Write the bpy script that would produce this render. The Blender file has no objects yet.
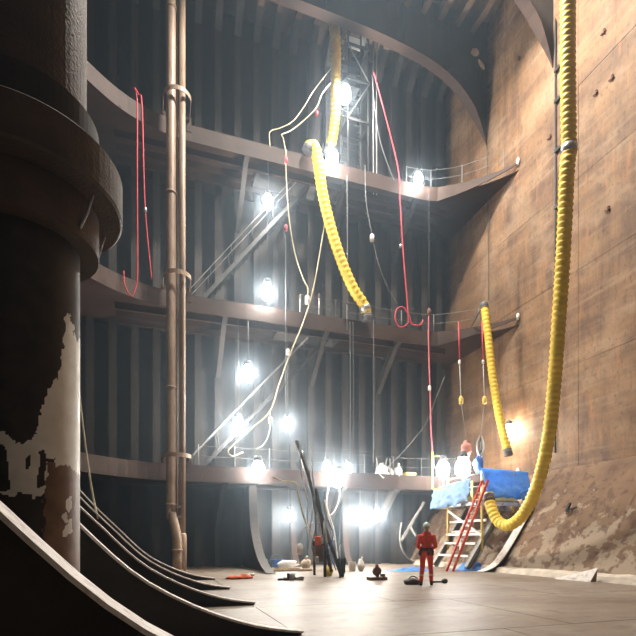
import bpy, bmesh, math, random
from mathutils import Vector, Matrix, noise as mnoise

random.seed(7)
SC = bpy.context.scene
COL = SC.collection

# ------------------------------------------------------------------ camera
CAM_H = 1.3
YAW = math.radians(18.6)              # camera turned right of the tank's length axis
F = 493.0                             # focal length in pixels of a 636 px frame
HOR = 540.0                           # eye level in the frame
cam_d = bpy.data.cameras.new('camera')
cam_d.sensor_width = 36.0
cam_d.lens = 36.0 * F / 636.0
cam_d.shift_y = (HOR - 318.0) / 636.0
cam_d.clip_end = 200
cam = bpy.data.objects.new('camera', cam_d)
cam.location = (0, 0, CAM_H)
cam.rotation_euler = (math.pi / 2, 0, -YAW)
COL.objects.link(cam)
SC.camera = cam

# ------------------------------------------------------------------ world, exposure
world = bpy.data.worlds.new('sky')
SC.world = world
world.use_nodes = True
bg = world.node_tree.nodes['Background']
bg.inputs[0].default_value = (0.86, 0.93, 1.0, 1)
bg.inputs[1].default_value = 0.3
SC.view_settings.view_transform = 'Standard'
SC.view_settings.look = 'None'
SC.view_settings.gamma = 1.0
SC.view_settings.use_curve_mapping = False
SC.view_settings.exposure = 0.1
SC.cycles.max_bounces = 6
SC.cycles.diffuse_bounces = 4
SC.cycles.transparent_max_bounces = 12
SC.cycles.sample_clamp_indirect = 4.0
SC.cycles.sample_clamp_direct = 0.0
LAMP_W = 370.0
KEY_W = 20500.0                       # big lamp hung from the deck above the frame; its shadows show on the right wall
HAZE = 0.048                           # scattering per metre at the back, where the work goes on; thin near the camera
LAMP_RGB = (1.0, 0.955, 0.88)

# ------------------------------------------------------------------ tank dimensions
XL, XR = -4.2, 16.3
YF, YB = -6.0, 25.0
ZD = 27.8                              # deck underside
HOP_X, HOP_Z = 13.4, 4.3               # foot of the sloping plate, its top
ST_Z = (19.0, 11.75, 4.5)              # top edges of the stringer face plates
ST_Y = 21.7

cy, sy = math.cos(YAW), math.sin(YAW)


def px(u, v, Y=None, X=None, z=None, d=None):
    """A point seen at frame pixel (u, v) on a given plane of the tank or at a given depth."""
    k = (u - 318.0) / F
    t = (HOR - v) / F
    if Y is not None:
        d = Y / (cy - sy * k)
    elif X is not None:
        d = X / (sy + cy * k)
    elif z is not None:
        d = (z - CAM_H) / t
    return Vector((d * (sy + cy * k), d * (cy - sy * k), CAM_H + t * d))


# ------------------------------------------------------------------ materials
MATS = {}


def new_mat(name):
    m = bpy.data.materials.new(name)
    m.use_nodes = True
    nt = m.node_tree
    b = nt.nodes['Principled BSDF']
    MATS[name] = m
    return m, nt, b


def simple(name, rgb, rough=0.7, metal=0.0, var=0.25, scale=3.0, bump=0.0, bscale=40.0):
    m, nt, b = new_mat(name)
    b.inputs['Roughness'].default_value = rough
    b.inputs['Metallic'].default_value = metal
    tc = nt.nodes.new('ShaderNodeTexCoord')
    n = nt.nodes.new('ShaderNodeTexNoise')
    n.inputs['Scale'].default_value = scale
    n.inputs['Detail'].default_value = 5
    nt.links.new(tc.outputs['Object'], n.inputs['Vector'])
    r = nt.nodes.new('ShaderNodeValToRGB')
    r.color_ramp.elements[0].position = 0.3
    r.color_ramp.elements[1].position = 0.7
    r.color_ramp.elements[0].color = tuple(c * (1 - var) for c in rgb) + (1,)
    r.color_ramp.elements[1].color = tuple(min(1, c * (1 + var)) for c in rgb) + (1,)
    nt.links.new(n.outputs['Fac'], r.inputs['Fac'])
    nt.links.new(r.outputs['Color'], b.inputs['Base Color'])
    if bump:
        n2 = nt.nodes.new('ShaderNodeTexNoise')
        n2.inputs['Scale'].default_value = bscale
        nt.links.new(tc.outputs['Object'], n2.inputs['Vector'])
        bp = nt.nodes.new('ShaderNodeBump')
        bp.inputs['Strength'].default_value = bump
        bp.inputs['Distance'].default_value = 0.03
        nt.links.new(n2.outputs['Fac'], bp.inputs['Height'])
        nt.links.new(bp.outputs['Normal'], b.inputs['Normal'])
    return m


def layered(name, stops, layers, rough=0.75, metal=0.0, bump=0.25, rot=0.0):
    """base ramp from stretched noise, then further rust / paint layers mixed over it.
    stops: [(pos, rgb)], scale; layers: [(scale3, lo, hi, rgb, amount)]"""
    m, nt, b = new_mat(name)
    b.inputs['Roughness'].default_value = rough
    b.inputs['Metallic'].default_value = metal
    N, L = nt.nodes, nt.links
    geo = N.new('ShaderNodeNewGeometry')

    def nz(scale3, detail=6, rough_=0.6, rotx=0.0):
        mp = N.new('ShaderNodeMapping')
        mp.inputs['Scale'].default_value = scale3
        mp.inputs['Rotation'].default_value = (rotx, 0, 0)
        L.new(geo.outputs['Position'], mp.inputs['Vector'])
        n = N.new('ShaderNodeTexNoise')
        n.inputs['Scale'].default_value = 1.0
        n.inputs['Detail'].default_value = detail
        n.inputs['Roughness'].default_value = rough_
        L.new(mp.outputs['Vector'], n.inputs['Vector'])
        return n
    base_scale, ramp = stops
    n = nz(base_scale)
    r = N.new('ShaderNodeValToRGB')
    e = r.color_ramp.elements
    while len(e) < len(ramp):
        e.new(0.5)
    for i, (p, c) in enumerate(ramp):
        e[i].position = p
        e[i].color = tuple(c) + (1,)
    L.new(n.outputs['Fac'], r.inputs['Fac'])
    cur = r.outputs['Color']
    hts = n.outputs['Fac']
    for (s3, lo, hi, rgb, amt, rx) in layers:
        n2 = nz(s3, rotx=rx)
        mr = N.new('ShaderNodeMapRange')
        mr.inputs['From Min'].default_value = lo
        mr.inputs['From Max'].default_value = hi
        mr.inputs['To Max'].default_value = amt
        L.new(n2.outputs['Fac'], mr.inputs['Value'])
        mx = N.new('ShaderNodeMix')
        mx.data_type = 'RGBA'
        L.new(mr.outputs['Result'], mx.inputs['Factor'])
        L.new(cur, mx.inputs[6])
        mx.inputs[7].default_value = tuple(rgb) + (1,)
        cur = mx.outputs[2]
        hts = n2.outputs['Fac']
    L.new(cur, b.inputs['Base Color'])
    if bump:
        nb = nz((14, 14, 9), 4)
        bp = N.new('ShaderNodeBump')
        bp.inputs['Strength'].default_value = bump
        bp.inputs['Distance'].default_value = 0.02
        L.new(nb.outputs['Fac'], bp.inputs['Height'])
        L.new(bp.outputs['Normal'], b.inputs['Normal'])
    return m


layered('bulkhead_rust',
        ((0.5, 0.22, 0.9), [(0.3, (0.1029, 0.0549, 0.0288)), (0.45, (0.1715, 0.0960, 0.0494)),
                            (0.58, (0.2264, 0.1269, 0.0604)), (0.75, (0.2744, 0.1681, 0.0892))]),
        [((1.2, 1.5, 0.22), 0.45, 0.68, (0.0755, 0.0412, 0.0261), 0.8, 0.0),     # vertical dark runs
         ((1.4, 0.30, 4.2), 0.52, 0.74, (0.3200, 0.2250, 0.1480), 0.5, 0.06),       # slanting scrape marks
         ((1.1, 3.4, 0.5), 0.56, 0.72, (0.3224, 0.1372, 0.0514), 0.8, 0.0),        # orange rust
         ((5, 6.5, 2.2), 0.56, 0.72, (0.0617, 0.0343, 0.0240), 0.45, 0.0),
         ((0.5, 0.45, 0.6), 0.50, 0.66, (0.33, 0.225, 0.14), 0.55, 0.0),         # pale scoured patches
         ((7, 8, 5), 0.54, 0.70, (0.055, 0.030, 0.020), 0.6, 0.0)],
        rough=0.72, bump=0.3)
layered('hopper_rust',
        ((0.6, 0.5, 0.8), [(0.3, (0.1346, 0.0765, 0.0459)), (0.55, (0.2081, 0.1285, 0.0765)), (0.75, (0.1652, 0.0918, 0.0551))]),
        [((1.5, 1.5, 1.5), 0.55, 0.68, (0.0857, 0.0459, 0.0306), 0.8, 0.0),
         ((3.2, 3.2, 3.2), 0.56, 0.64, (0.0796, 0.0428, 0.0306), 0.7, 0.0)],
        rough=0.85, bump=0.6)
# scabs of pale old coating clinging to the lower half of the slope
nt = MATS['hopper_rust'].node_tree
N, L = nt.nodes, nt.links
bs = N['Principled BSDF']
src = bs.inputs['Base Color'].links[0].from_socket
g_ = N.new('ShaderNodeNewGeometry')
sp_ = N.new('ShaderNodeSeparateXYZ')
L.new(g_.outputs['Position'], sp_.inputs[0])
n1 = N.new('ShaderNodeTexNoise')
n1.inputs['Scale'].default_value = 1.5
n1.inputs['Detail'].default_value = 8
n1.inputs['Roughness'].default_value = 0.62
L.new(g_.outputs['Position'], n1.inputs['Vector'])
m1 = N.new('ShaderNodeMapRange')
m1.inputs['From Min'].default_value = 0.2
m1.inputs['From Max'].default_value = 3.6
m1.inputs['To Min'].default_value = 0.075
m1.inputs['To Max'].default_value = -0.17
L.new(sp_.outputs['Z'], m1.inputs['Value'])
a1 = N.new('ShaderNodeMath')
L.new(n1.outputs['Fac'], a1.inputs[0])
L.new(m1.outputs['Result'], a1.inputs[1])
m2 = N.new('ShaderNodeMapRange')
m2.inputs['From Min'].default_value = 0.47
m2.inputs['From Max'].default_value = 0.52
m2.inputs['To Max'].default_value = 0.85
L.new(a1.outputs[0], m2.inputs['Value'])
x1 = N.new('ShaderNodeMix')
x1.data_type = 'RGBA'
L.new(m2.outputs['Result'], x1.inputs['Factor'])
L.new(src, x1.inputs[6])
x1.inputs[7].default_value = (0.36, 0.285, 0.205, 1)
n3 = N.new('ShaderNodeTexNoise')
n3.inputs['Scale'].default_value = 2.6
n3.inputs['Detail'].default_value = 7
L.new(g_.outputs['Position'], n3.inputs['Vector'])
m3 = N.new('ShaderNodeMapRange')
m3.inputs['From Min'].default_value = 0.55
m3.inputs['From Max'].default_value = 0.62
m3.inputs['To Max'].default_value = 0.75
L.new(n3.outputs['Fac'], m3.inputs['Value'])
x2 = N.new('ShaderNodeMix')
x2.data_type = 'RGBA'
L.new(m3.outputs['Result'], x2.inputs['Factor'])
L.new(x1.outputs[2], x2.inputs[6])
x2.inputs[7].default_value = (0.115, 0.062, 0.04, 1)
L.new(x2.outputs[2], bs.inputs['Base Color'])
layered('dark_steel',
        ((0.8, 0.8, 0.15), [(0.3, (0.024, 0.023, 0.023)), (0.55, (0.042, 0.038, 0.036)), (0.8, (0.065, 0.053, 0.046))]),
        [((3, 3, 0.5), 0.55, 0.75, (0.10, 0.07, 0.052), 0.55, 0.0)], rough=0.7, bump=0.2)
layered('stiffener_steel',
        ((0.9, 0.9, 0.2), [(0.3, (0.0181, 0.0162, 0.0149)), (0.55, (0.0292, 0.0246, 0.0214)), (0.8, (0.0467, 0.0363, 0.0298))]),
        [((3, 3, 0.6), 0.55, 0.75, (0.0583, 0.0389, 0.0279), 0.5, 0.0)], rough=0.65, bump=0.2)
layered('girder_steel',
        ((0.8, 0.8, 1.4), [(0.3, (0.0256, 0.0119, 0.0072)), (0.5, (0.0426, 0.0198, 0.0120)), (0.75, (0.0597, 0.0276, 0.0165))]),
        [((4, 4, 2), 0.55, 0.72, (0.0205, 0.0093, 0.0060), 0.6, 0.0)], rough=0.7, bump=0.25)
layered('deck_rust',
        ((0.7, 0.3, 0.7), [(0.3, (0.1170, 0.0720, 0.0450)), (0.55, (0.2070, 0.1305, 0.0810)), (0.8, (0.2880, 0.1890, 0.1215))]),
        [((3, 1.2, 3), 0.55, 0.75, (0.1350, 0.0810, 0.0540), 0.6, 0.0)], rough=0.75, bump=0.2)
layered('flange_worn',
        ((1.5, 3, 1.5), [(0.3, (0.62, 0.57, 0.52)), (0.5, (0.78, 0.73, 0.68)), (0.75, (0.86, 0.82, 0.77))]),
        [((9, 9, 9), 0.5, 0.7, (0.25, 0.17, 0.12), 0.6, 0.0)], rough=0.65, bump=0.3)
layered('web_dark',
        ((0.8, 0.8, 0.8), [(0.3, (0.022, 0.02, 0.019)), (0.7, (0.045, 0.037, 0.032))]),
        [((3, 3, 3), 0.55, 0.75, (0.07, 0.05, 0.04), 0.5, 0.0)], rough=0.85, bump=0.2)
layered('floor_dust',
        ((0.5, 0.6, 1), [(0.32, (0.150, 0.110, 0.078)), (0.46, (0.225, 0.180, 0.138)), (0.58, (0.265, 0.218, 0.172)), (0.72, (0.315, 0.265, 0.212))]),
        [((0.22, 0.35, 1), 0.50, 0.62, (0.155, 0.105, 0.068), 0.7, 0.0),
         ((2.2, 3.5, 1), 0.54, 0.66, (0.120, 0.085, 0.060), 0.65, 0.0),
         ((9, 14, 1), 0.58, 0.70, (0.095, 0.070, 0.052), 0.6, 0.0),
         ((1.2, 7, 1), 0.60, 0.72, (0.360, 0.320, 0.270), 0.6, 0.0)], rough=0.47, bump=0.15)
layered('pipe_rust',
        ((2, 2, 0.5), [(0.3, (0.2000, 0.1360, 0.0880)), (0.5, (0.3040, 0.2160, 0.1520)), (0.75, (0.3840, 0.2960, 0.2240))]),
        [((9, 9, 2), 0.52, 0.7, (0.1600, 0.0960, 0.0600), 0.7, 0.0)], rough=0.5, bump=0.25)
simple('column_collar', (0.062, 0.036, 0.021), 0.6, 0.0, 0.35, 2.5, 0.2)
simple('column_dark', (0.028, 0.022, 0.019), 0.7, 0.0, 0.3, 4)
simple('hose_yellow', (0.88, 0.63, 0.075), 0.5, 0, 0.10, 2)
simple('hose_cuff', (0.10, 0.10, 0.11), 0.6)
simple('steel_band', (0.55, 0.55, 0.56), 0.35, 0.7)
simple('tarp_blue', (0.14, 0.39, 0.84), 0.45, 0, 0.18, 6)
simple('tarp_pale', (0.34, 0.52, 0.76), 0.5, 0, 0.2, 5)
for nm_, c_ in (('tarp_blue', (0.16, 0.42, 0.86)), ('tarp_pale', (0.30, 0.50, 0.78))):
    t_ = MATS[nm_].node_tree
    tl = t_.nodes.new('ShaderNodeBsdfTranslucent')
    tl.inputs[0].default_value = c_ + (1,)
    mx_ = t_.nodes.new('ShaderNodeMixShader')
    mx_.inputs[0].default_value = 0.4
    t_.links.new(t_.nodes['Principled BSDF'].outputs[0], mx_.inputs[1])
    t_.links.new(tl.outputs[0], mx_.inputs[2])
    t_.links.new(mx_.outputs[0], t_.nodes['Material Output'].inputs['Surface'])
simple('red_paint', (0.62, 0.055, 0.03), 0.45, 0, 0.12, 5)
simple('coverall_red', (0.88, 0.085, 0.04), 0.8, 0, 0.15, 7)
simple('skin', (0.55, 0.33, 0.24), 0.6, 0, 0.06, 9)
simple('boot_black', (0.03, 0.027, 0.025), 0.6)
simple('glove_grey', (0.16, 0.15, 0.13), 0.8)
simple('helmet_green', (0.55, 0.72, 0.62), 0.35, 0, 0.05)
simple('belt_dark', (0.09, 0.035, 0.035), 0.7)
simple('band_silver', (0.75, 0.70, 0.55), 0.4)
simple('rope_red', (0.66, 0.07, 0.10), 0.7)
simple('rope_pink', (0.62, 0.16, 0.20), 0.7)
simple('rope_cream', (0.66, 0.60, 0.42), 0.8)
simple('rope_white', (0.70, 0.72, 0.70), 0.7)
simple('rope_yellow', (0.72, 0.56, 0.14), 0.8)
simple('wire_dark', (0.04, 0.04, 0.042), 0.6)
simple('wire_grey', (0.20, 0.21, 0.215), 0.5, 0.3)
simple('lamp_body', (0.10, 0.10, 0.105), 0.5)
simple('galvanised', (0.40, 0.41, 0.41), 0.45, 0.35, 0.15, 6)
simple('beam_grey', (0.24, 0.235, 0.22), 0.6, 0.1, 0.25, 4)
simple('beam_dark', (0.035, 0.035, 0.036), 0.6, 0.1, 0.25, 4)
simple('white_paint', (0.78, 0.77, 0.73), 0.5, 0, 0.1, 6)
simple('white_bright', (0.92, 0.93, 0.92), 0.5, 0, 0.04, 3)
simple('yellow_paint', (0.78, 0.60, 0.16), 0.5, 0, 0.12, 6)
simple('plank_wood', (0.40, 0.32, 0.23), 0.8, 0, 0.25, 5)
simple('cloth_green', (0.035, 0.065, 0.06), 0.9, 0, 0.3, 6)
simple('bag_white', (0.72, 0.71, 0.68), 0.8, 0, 0.12, 6)
simple('bag_yellow', (0.80, 0.60, 0.10), 0.7, 0, 0.12, 6)
simple('bag_blue', (0.06, 0.17, 0.52), 0.7, 0, 0.15, 6)
simple('bag_pink', (0.75, 0.34, 0.27), 0.8, 0, 0.15, 6)
simple('tool_black', (0.035, 0.033, 0.032), 0.5, 0.2, 0.3, 8)
simple('tool_rust', (0.16, 0.09, 0.06), 0.7, 0.1, 0.3, 8)
simple('orange_red', (0.68, 0.13, 0.05), 0.7, 0, 0.2, 8)
simple('kerb_paint', (0.58, 0.51, 0.42), 0.75, 0, 0.2, 3, 0.2)

# lamp glass: glows, and lets the filament's light pass
m, nt, b = new_mat('lamp_glass')
nt.nodes.remove(b)
em = nt.nodes.new('ShaderNodeEmission')
em.inputs[0].default_value = (1, 0.98, 0.95, 1)
em.inputs[1].default_value = 14.0
tr = nt.nodes.new('ShaderNodeBsdfTransparent')
ad = nt.nodes.new('ShaderNodeAddShader')
nt.links.new(em.outputs[0], ad.inputs[0])
nt.links.new(tr.outputs[0], ad.inputs[1])
nt.links.new(ad.outputs[0], nt.nodes['Material Output'].inputs['Surface'])
m.cycles.emission_sampling = 'NONE'

# haze
m, nt, b = new_mat('haze_volume')
nt.nodes.remove(b)
vs = nt.nodes.new('ShaderNodeVolumeScatter')
vs.inputs['Color'].default_value = (0.64, 0.82, 1.0, 1)
hg = nt.nodes.new('ShaderNodeNewGeometry')
hs = nt.nodes.new('ShaderNodeSeparateXYZ')
hm = nt.nodes.new('ShaderNodeMapRange')
hm.interpolation_type = 'SMOOTHSTEP'
hm.inputs['From Min'].default_value = 18.0
hm.inputs['From Max'].default_value = 22.5
hm.inputs['To Min'].default_value = HAZE * 0.03
hm.inputs['To Max'].default_value = HAZE
nt.links.new(hg.outputs['Position'], hs.inputs[0])
nt.links.new(hs.outputs['Y'], hm.inputs['Value'])
hz_ = nt.nodes.new('ShaderNodeMapRange')       # thinner towards the deck
hz_.interpolation_type = 'SMOOTHSTEP'
hz_.inputs['From Min'].default_value = 13.0
hz_.inputs['From Max'].default_value = 23.5
hz_.inputs['To Min'].default_value = 1.0
hz_.inputs['To Max'].default_value = 0.12
hx_ = nt.nodes.new('ShaderNodeMath')
hx_.operation = 'MULTIPLY'
nt.links.new(hs.outputs['Z'], hz_.inputs['Value'])
nt.links.new(hm.outputs['Result'], hx_.inputs[0])
nt.links.new(hz_.outputs['Result'], hx_.inputs[1])
nt.links.new(hx_.outputs[0], vs.inputs['Density'])
vs.inputs['Anisotropy'].default_value = 0.72
nt.links.new(vs.outputs[0], nt.nodes['Material Output'].inputs['Volume'])

# column paint: white paint where the "paint" value of the surface is high, brown primer where "primer" is
m, nt, b = new_mat('column_paint')
N, L = nt.nodes, nt.links
b.inputs['Roughness'].default_value = 0.5
geo = N.new('ShaderNodeNewGeometry')
nn = N.new('ShaderNodeTexNoise')
nn.inputs['Scale'].default_value = 7
nn.inputs['Detail'].default_value = 6
L.new(geo.outputs['Position'], nn.inputs['Vector'])


def cramp(a, c):
    r = N.new('ShaderNodeValToRGB')
    r.color_ramp.elements[0].position = 0.32
    r.color_ramp.elements[1].position = 0.68
    r.color_ramp.elements[0].color = tuple(a) + (1,)
    r.color_ramp.elements[1].color = tuple(c) + (1,)
    L.new(nn.outputs['Fac'], r.inputs['Fac'])
    return r.outputs['Color']


cur = cramp((0.016, 0.011, 0.009), (0.035, 0.024, 0.018))
for att, ca, cb in (('primer', (0.13, 0.075, 0.045), (0.22, 0.13, 0.08)), ('paint', (0.70, 0.67, 0.60), (0.84, 0.82, 0.76))):
    a = N.new('ShaderNodeAttribute')
    a.attribute_name = att
    mr = N.new('ShaderNodeMapRange')
    mr.inputs['From Min'].default_value = 0.4
    mr.inputs['From Max'].default_value = 0.6
    L.new(a.outputs['Fac'], mr.inputs['Value'])
    mx = N.new('ShaderNodeMix')
    mx.data_type = 'RGBA'
    L.new(mr.outputs['Result'], mx.inputs['Factor'])
    L.new(cur, mx.inputs[6])
    L.new(cramp(ca, cb), mx.inputs[7])
    cur = mx.outputs[2]
L.new(cur, b.inputs['Base Color'])

# ------------------------------------------------------------------ mesh helpers
ORG = {}


class MB:
    def __init__(self):
        self.v, self.f = [], []

    def add(self, vs, fs):
        o = len(self.v)
        self.v += [tuple(p) for p in vs]
        self.f += [tuple(i + o for i in f) for f in fs]
        return self

    def box(self, a, b):
        (x0, y0, z0), (x1, y1, z1) = a, b
        return self.add([(x0, y0, z0), (x1, y0, z0), (x1, y1, z0), (x0, y1, z0),
                         (x0, y0, z1), (x1, y0, z1), (x1, y1, z1), (x0, y1, z1)],
                        [(0, 3, 2, 1), (4, 5, 6, 7), (0, 1, 5, 4), (1, 2, 6, 5), (2, 3, 7, 6), (3, 0, 4, 7)])

    def bar(self, p, q, w, h, up=(0, 0, 1)):
        """rectangular bar from p to q, w across, h along 'up'"""
        p, q = Vector(p), Vector(q)
        d = (q - p).normalized()
        u = Vector(up)
        s = d.cross(u)
        if s.length < 1e-4:
            s = d.cross(Vector((0, 1, 0)))
        s.normalize()
        u = s.cross(d).normalized()
        s = s * (w / 2)
        u = u * (h / 2)
        vs = [p - s - u, p + s - u, p + s + u, p - s + u, q - s - u, q + s - u, q + s + u, q - s + u]
        return self.add(vs, [(0, 3, 2, 1), (4, 5, 6, 7), (0, 1, 5, 4), (1, 2, 6, 5), (2, 3, 7, 6), (3, 0, 4, 7)])

    def tube(self, pts, r, seg=8, cap=True):
        pts = [Vector(p) for p in pts]
        n = len(pts)
        rs = r if isinstance(r, (list, tuple)) else [r] * n
        o = len(self.v)
        t0 = (pts[1] - pts[0]).normalized()
        ref = Vector((0, 0, 1)) if abs(t0.z) < 0.9 else Vector((1, 0, 0))
        a = t0.cross(ref).normalized()
        for i in range(n):
            t = (pts[min(i + 1, n - 1)] - pts[max(i - 1, 0)])
            if t.length < 1e-9:
                t = t0
            t = t.normalized()
            a = (a - t * a.dot(t))
            if a.length < 1e-6:
                a = t.orthogonal()
            a.normalize()
            b_ = t.cross(a)
            for k in range(seg):
                an = 2 * math.pi * k / seg
                self.v.append(tuple(pts[i] + (a * math.cos(an) + b_ * math.sin(an)) * rs[i]))
        for i in range(n - 1):
            for k in range(seg):
                k2 = (k + 1) % seg
                self.f.append((o + i * seg + k, o + i * seg + k2, o + (i + 1) * seg + k2, o + (i + 1) * seg + k))
        if cap:
            self.f.append(tuple(o + k for k in reversed(range(seg))))
            self.f.append(tuple(o + (n - 1) * seg + k for k in range(seg)))
        return self

    def lathe(self, prof, c, seg=24):
        """prof: (radius, z) list, closed with caps where radius > 0"""
        o = len(self.v)
        for (r, z) in prof:
            for k in range(seg):
                an = 2 * math.pi * k / seg
                self.v.append((c[0] + r * math.cos(an), c[1] + r * math.sin(an), c[2] + z))
        n = len(prof)
        for i in range(n - 1):
            for k in range(seg):
                k2 = (k + 1) % seg
                self.f.append((o + i * seg + k, o + i * seg + k2, o + (i + 1) * seg + k2, o + (i + 1) * seg + k))
        self.f.append(tuple(o + k for k in reversed(range(seg))))
        self.f.append(tuple(o + (n - 1) * seg + k for k in range(seg)))
        return self

    def blob(self, c, s, seg=12, rings=8, amp=0.0, seed=0.0, rot=0.0):
        """ellipsoid, lumpy when amp > 0"""
        o = len(self.v)
        c = Vector(c)
        R = Matrix.Rotation(rot, 3, 'Z')
        for i in range(rings + 1):
            th = math.pi * i / rings
            for k in range(seg):
                ph = 2 * math.pi * k / seg
                n = Vector((math.sin(th) * math.cos(ph), math.sin(th) * math.sin(ph), math.cos(th)))
                g = 1 + amp * mnoise.noise(n * 1.8 + Vector((seed, seed * 2, 0)))
                self.v.append(tuple(c + R @ Vector((n.x * s[0] * g, n.y * s[1] * g, n.z * s[2] * g))))
        for i in range(rings):
            for k in range(seg):
                k2 = (k + 1) % seg
                self.f.append((o + i * seg + k, o + (i + 1) * seg + k, o + (i + 1) * seg + k2, o + i * seg + k2))
        return self

    def strip(self, path, offs, wdir, closed=False):
        """sweep a rectangle: path points, offs = thickness normals list, wdir = full width vector"""
        n = len(path)
        w = Vector(wdir)
        o = len(self.v)
        for p, nrm in zip(path, offs):
            p = Vector(p)
            nrm = Vector(nrm)
            for q in (p - w / 2, p + w / 2, p + w / 2 + nrm, p - w / 2 + nrm):
                self.v.append(tuple(q))
        for i in range(n - 1):
            for k in range(4):
                k2 = (k + 1) % 4
                self.f.append((o + i * 4 + k, o + i * 4 + k2, o + (i + 1) * 4 + k2, o + (i + 1) * 4 + k))
        self.f.append((o, o + 3, o + 2, o + 1))
        e = o + (n - 1) * 4
        self.f.append((e, e + 1, e + 2, e + 3))
        return self

    def prism(self, loops, thick):
        """polygon (first loop outer, others holes) given as 3-D points, thickened by vector"""
        bm = bmesh.new()
        es = []
        for lp in loops:
            vs = [bm.verts.new(p) for p in lp]
            es += [bm.edges.new((vs[i], vs[(i + 1) % len(vs)])) for i in range(len(vs))]
        bmesh.ops.triangle_fill(bm, edges=es, use_beauty=True)
        r = bmesh.ops.extrude_face_region(bm, geom=bm.faces[:])
        nv = [g for g in r['geom'] if isinstance(g, bmesh.types.BMVert)]
        bmesh.ops.translate(bm, verts=nv, vec=Vector(thick))
        bmesh.ops.recalc_face_normals(bm, faces=bm.faces[:])
        bm.verts.index_update()
        self.add([v.co.copy() for v in bm.verts], [[v.index for v in f.verts] for f in bm.faces])
        bm.free()
        return self

    def build(self, name, mat, parent=None, smooth=False, fix=True, origin=None):
        base = Vector((0, 0, 0))
        if parent is not None:
            base = ORG[parent.name]
        elif origin is not None:
            base = Vector(origin)
        me = bpy.data.meshes.new(name)
        me.from_pydata([tuple(Vector(p) - base) for p in self.v], [], self.f)
        me.update()
        if fix:
            bm = bmesh.new()
            bm.from_mesh(me)
            bmesh.ops.recalc_face_normals(bm, faces=bm.faces[:])
            bm.to_mesh(me)
            bm.free()
        if smooth:
            for p in me.polygons:
                p.use_smooth = True
        if mat:
            me.materials.append(MATS[mat])
        o = bpy.data.objects.new(name, me)
        COL.objects.link(o)
        if parent is not None:
            o.parent = parent
            ORG[o.name] = base
        else:
            o.location = base
            ORG[o.name] = base
        return o

    def base(self):
        xs = [p[0] for p in self.v]
        ys = [p[1] for p in self.v]
        zs = [p[2] for p in self.v]
        return ((min(xs) + max(xs)) / 2, (min(ys) + max(ys)) / 2, min(zs))


def tag(o, label=None, cat=None, group=None, kind=None):
    if label:
        o['label'] = label
    if cat:
        o['category'] = cat
    if group:
        o['group'] = group
    if kind:
        o['kind'] = kind
    return o


def thing(name, loc, label, cat, group=None, kind=None):
    e = bpy.data.objects.new(name, None)
    e.empty_display_size = 0.2
    e.location = loc
    COL.objects.link(e)
    ORG[e.name] = Vector(loc)
    return tag(e, label, cat, group, kind)


def copy_at(o, parent, off):
    """a further instance of a part, sharing its mesh"""
    c = o.copy()
    COL.objects.link(c)
    c.parent = parent
    c.location = Vector(o.location) + Vector(off)
    return c


def catmull(pts, step=0.15):
    pts = [Vector(p) for p in pts]
    P = [pts[0] * 2 - pts[1]] + pts + [pts[-1] * 2 - pts[-2]]
    out = []
    for i in range(1, len(P) - 2):
        a, b_, c, d = P[i - 1], P[i], P[i + 1], P[i + 2]
        n = max(2, int((c - b_).length / step))
        for k in range(n):
            t = k / n
            out.append(0.5 * ((2 * b_) + (c - a) * t + (2 * a - 5 * b_ + 4 * c - d) * t * t
                              + (3 * b_ - a - 3 * c + d) * t ** 3))
    out.append(pts[-1])
    return out


def resample(pts, step):
    out = [pts[0]]
    acc = 0.0
    for a, b_ in zip(pts, pts[1:]):
        l = (b_ - a).length
        pos = step - acc
        while pos <= l and l > 0:
            out.append(a + (b_ - a) * (pos / l))
            pos += step
        acc = l - (pos - step)
    return out


# ================================================================== the setting
def struct(o):
    o['kind'] = 'structure'
    return o


STIFF_X = [-3.6 + 0.95 * i for i in range(21)]

# floor
mb = MB()
mb.box((XL - 0.2, YF - 0.2, -0.3), (XR + 0.3, YB + 0.3, 0.0))
floor = struct(mb.build('floor', 'floor_dust'))
fx = [XL, 0.6, 4.9, 9.2, 13.5, XR]
fy = [YF, -0.8, 2.6, 6.0, 9.4, 12.8, 16.2, 19.6, 23.0, YB]
floor.location.z = -0.012
for i in range(5):
    for j in range(9):
        mb = MB()
        dx = 1.3 if (j % 2 and i not in (0, 4)) else 0.0
        dx1 = 1.3 if (j % 2 and i + 1 not in (0, 5)) else 0.0
        dx0 = 1.3 if (j % 2 and i != 0) else 0.0
        mb.box((fx[i] + dx0 + 0.008, fy[j] + 0.008, -0.03), (min(fx[i + 1] + dx1, XR) - 0.008, fy[j + 1] - 0.008, 0.0))
        mb.build('plate', 'floor_dust', floor)
for o_ in floor.children:
    o_.location.z = 0.012
# back wall
mb = MB()
mb.box((XL - 0.2, YB, 0), (XR + 0.3, YB + 0.2, ZD))
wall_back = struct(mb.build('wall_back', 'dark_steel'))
# left and front walls
mb = MB()
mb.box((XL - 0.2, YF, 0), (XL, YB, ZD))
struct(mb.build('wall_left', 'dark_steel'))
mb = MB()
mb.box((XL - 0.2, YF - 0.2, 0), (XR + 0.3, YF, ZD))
struct(mb.build('wall_front', 'dark_steel'))

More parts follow.
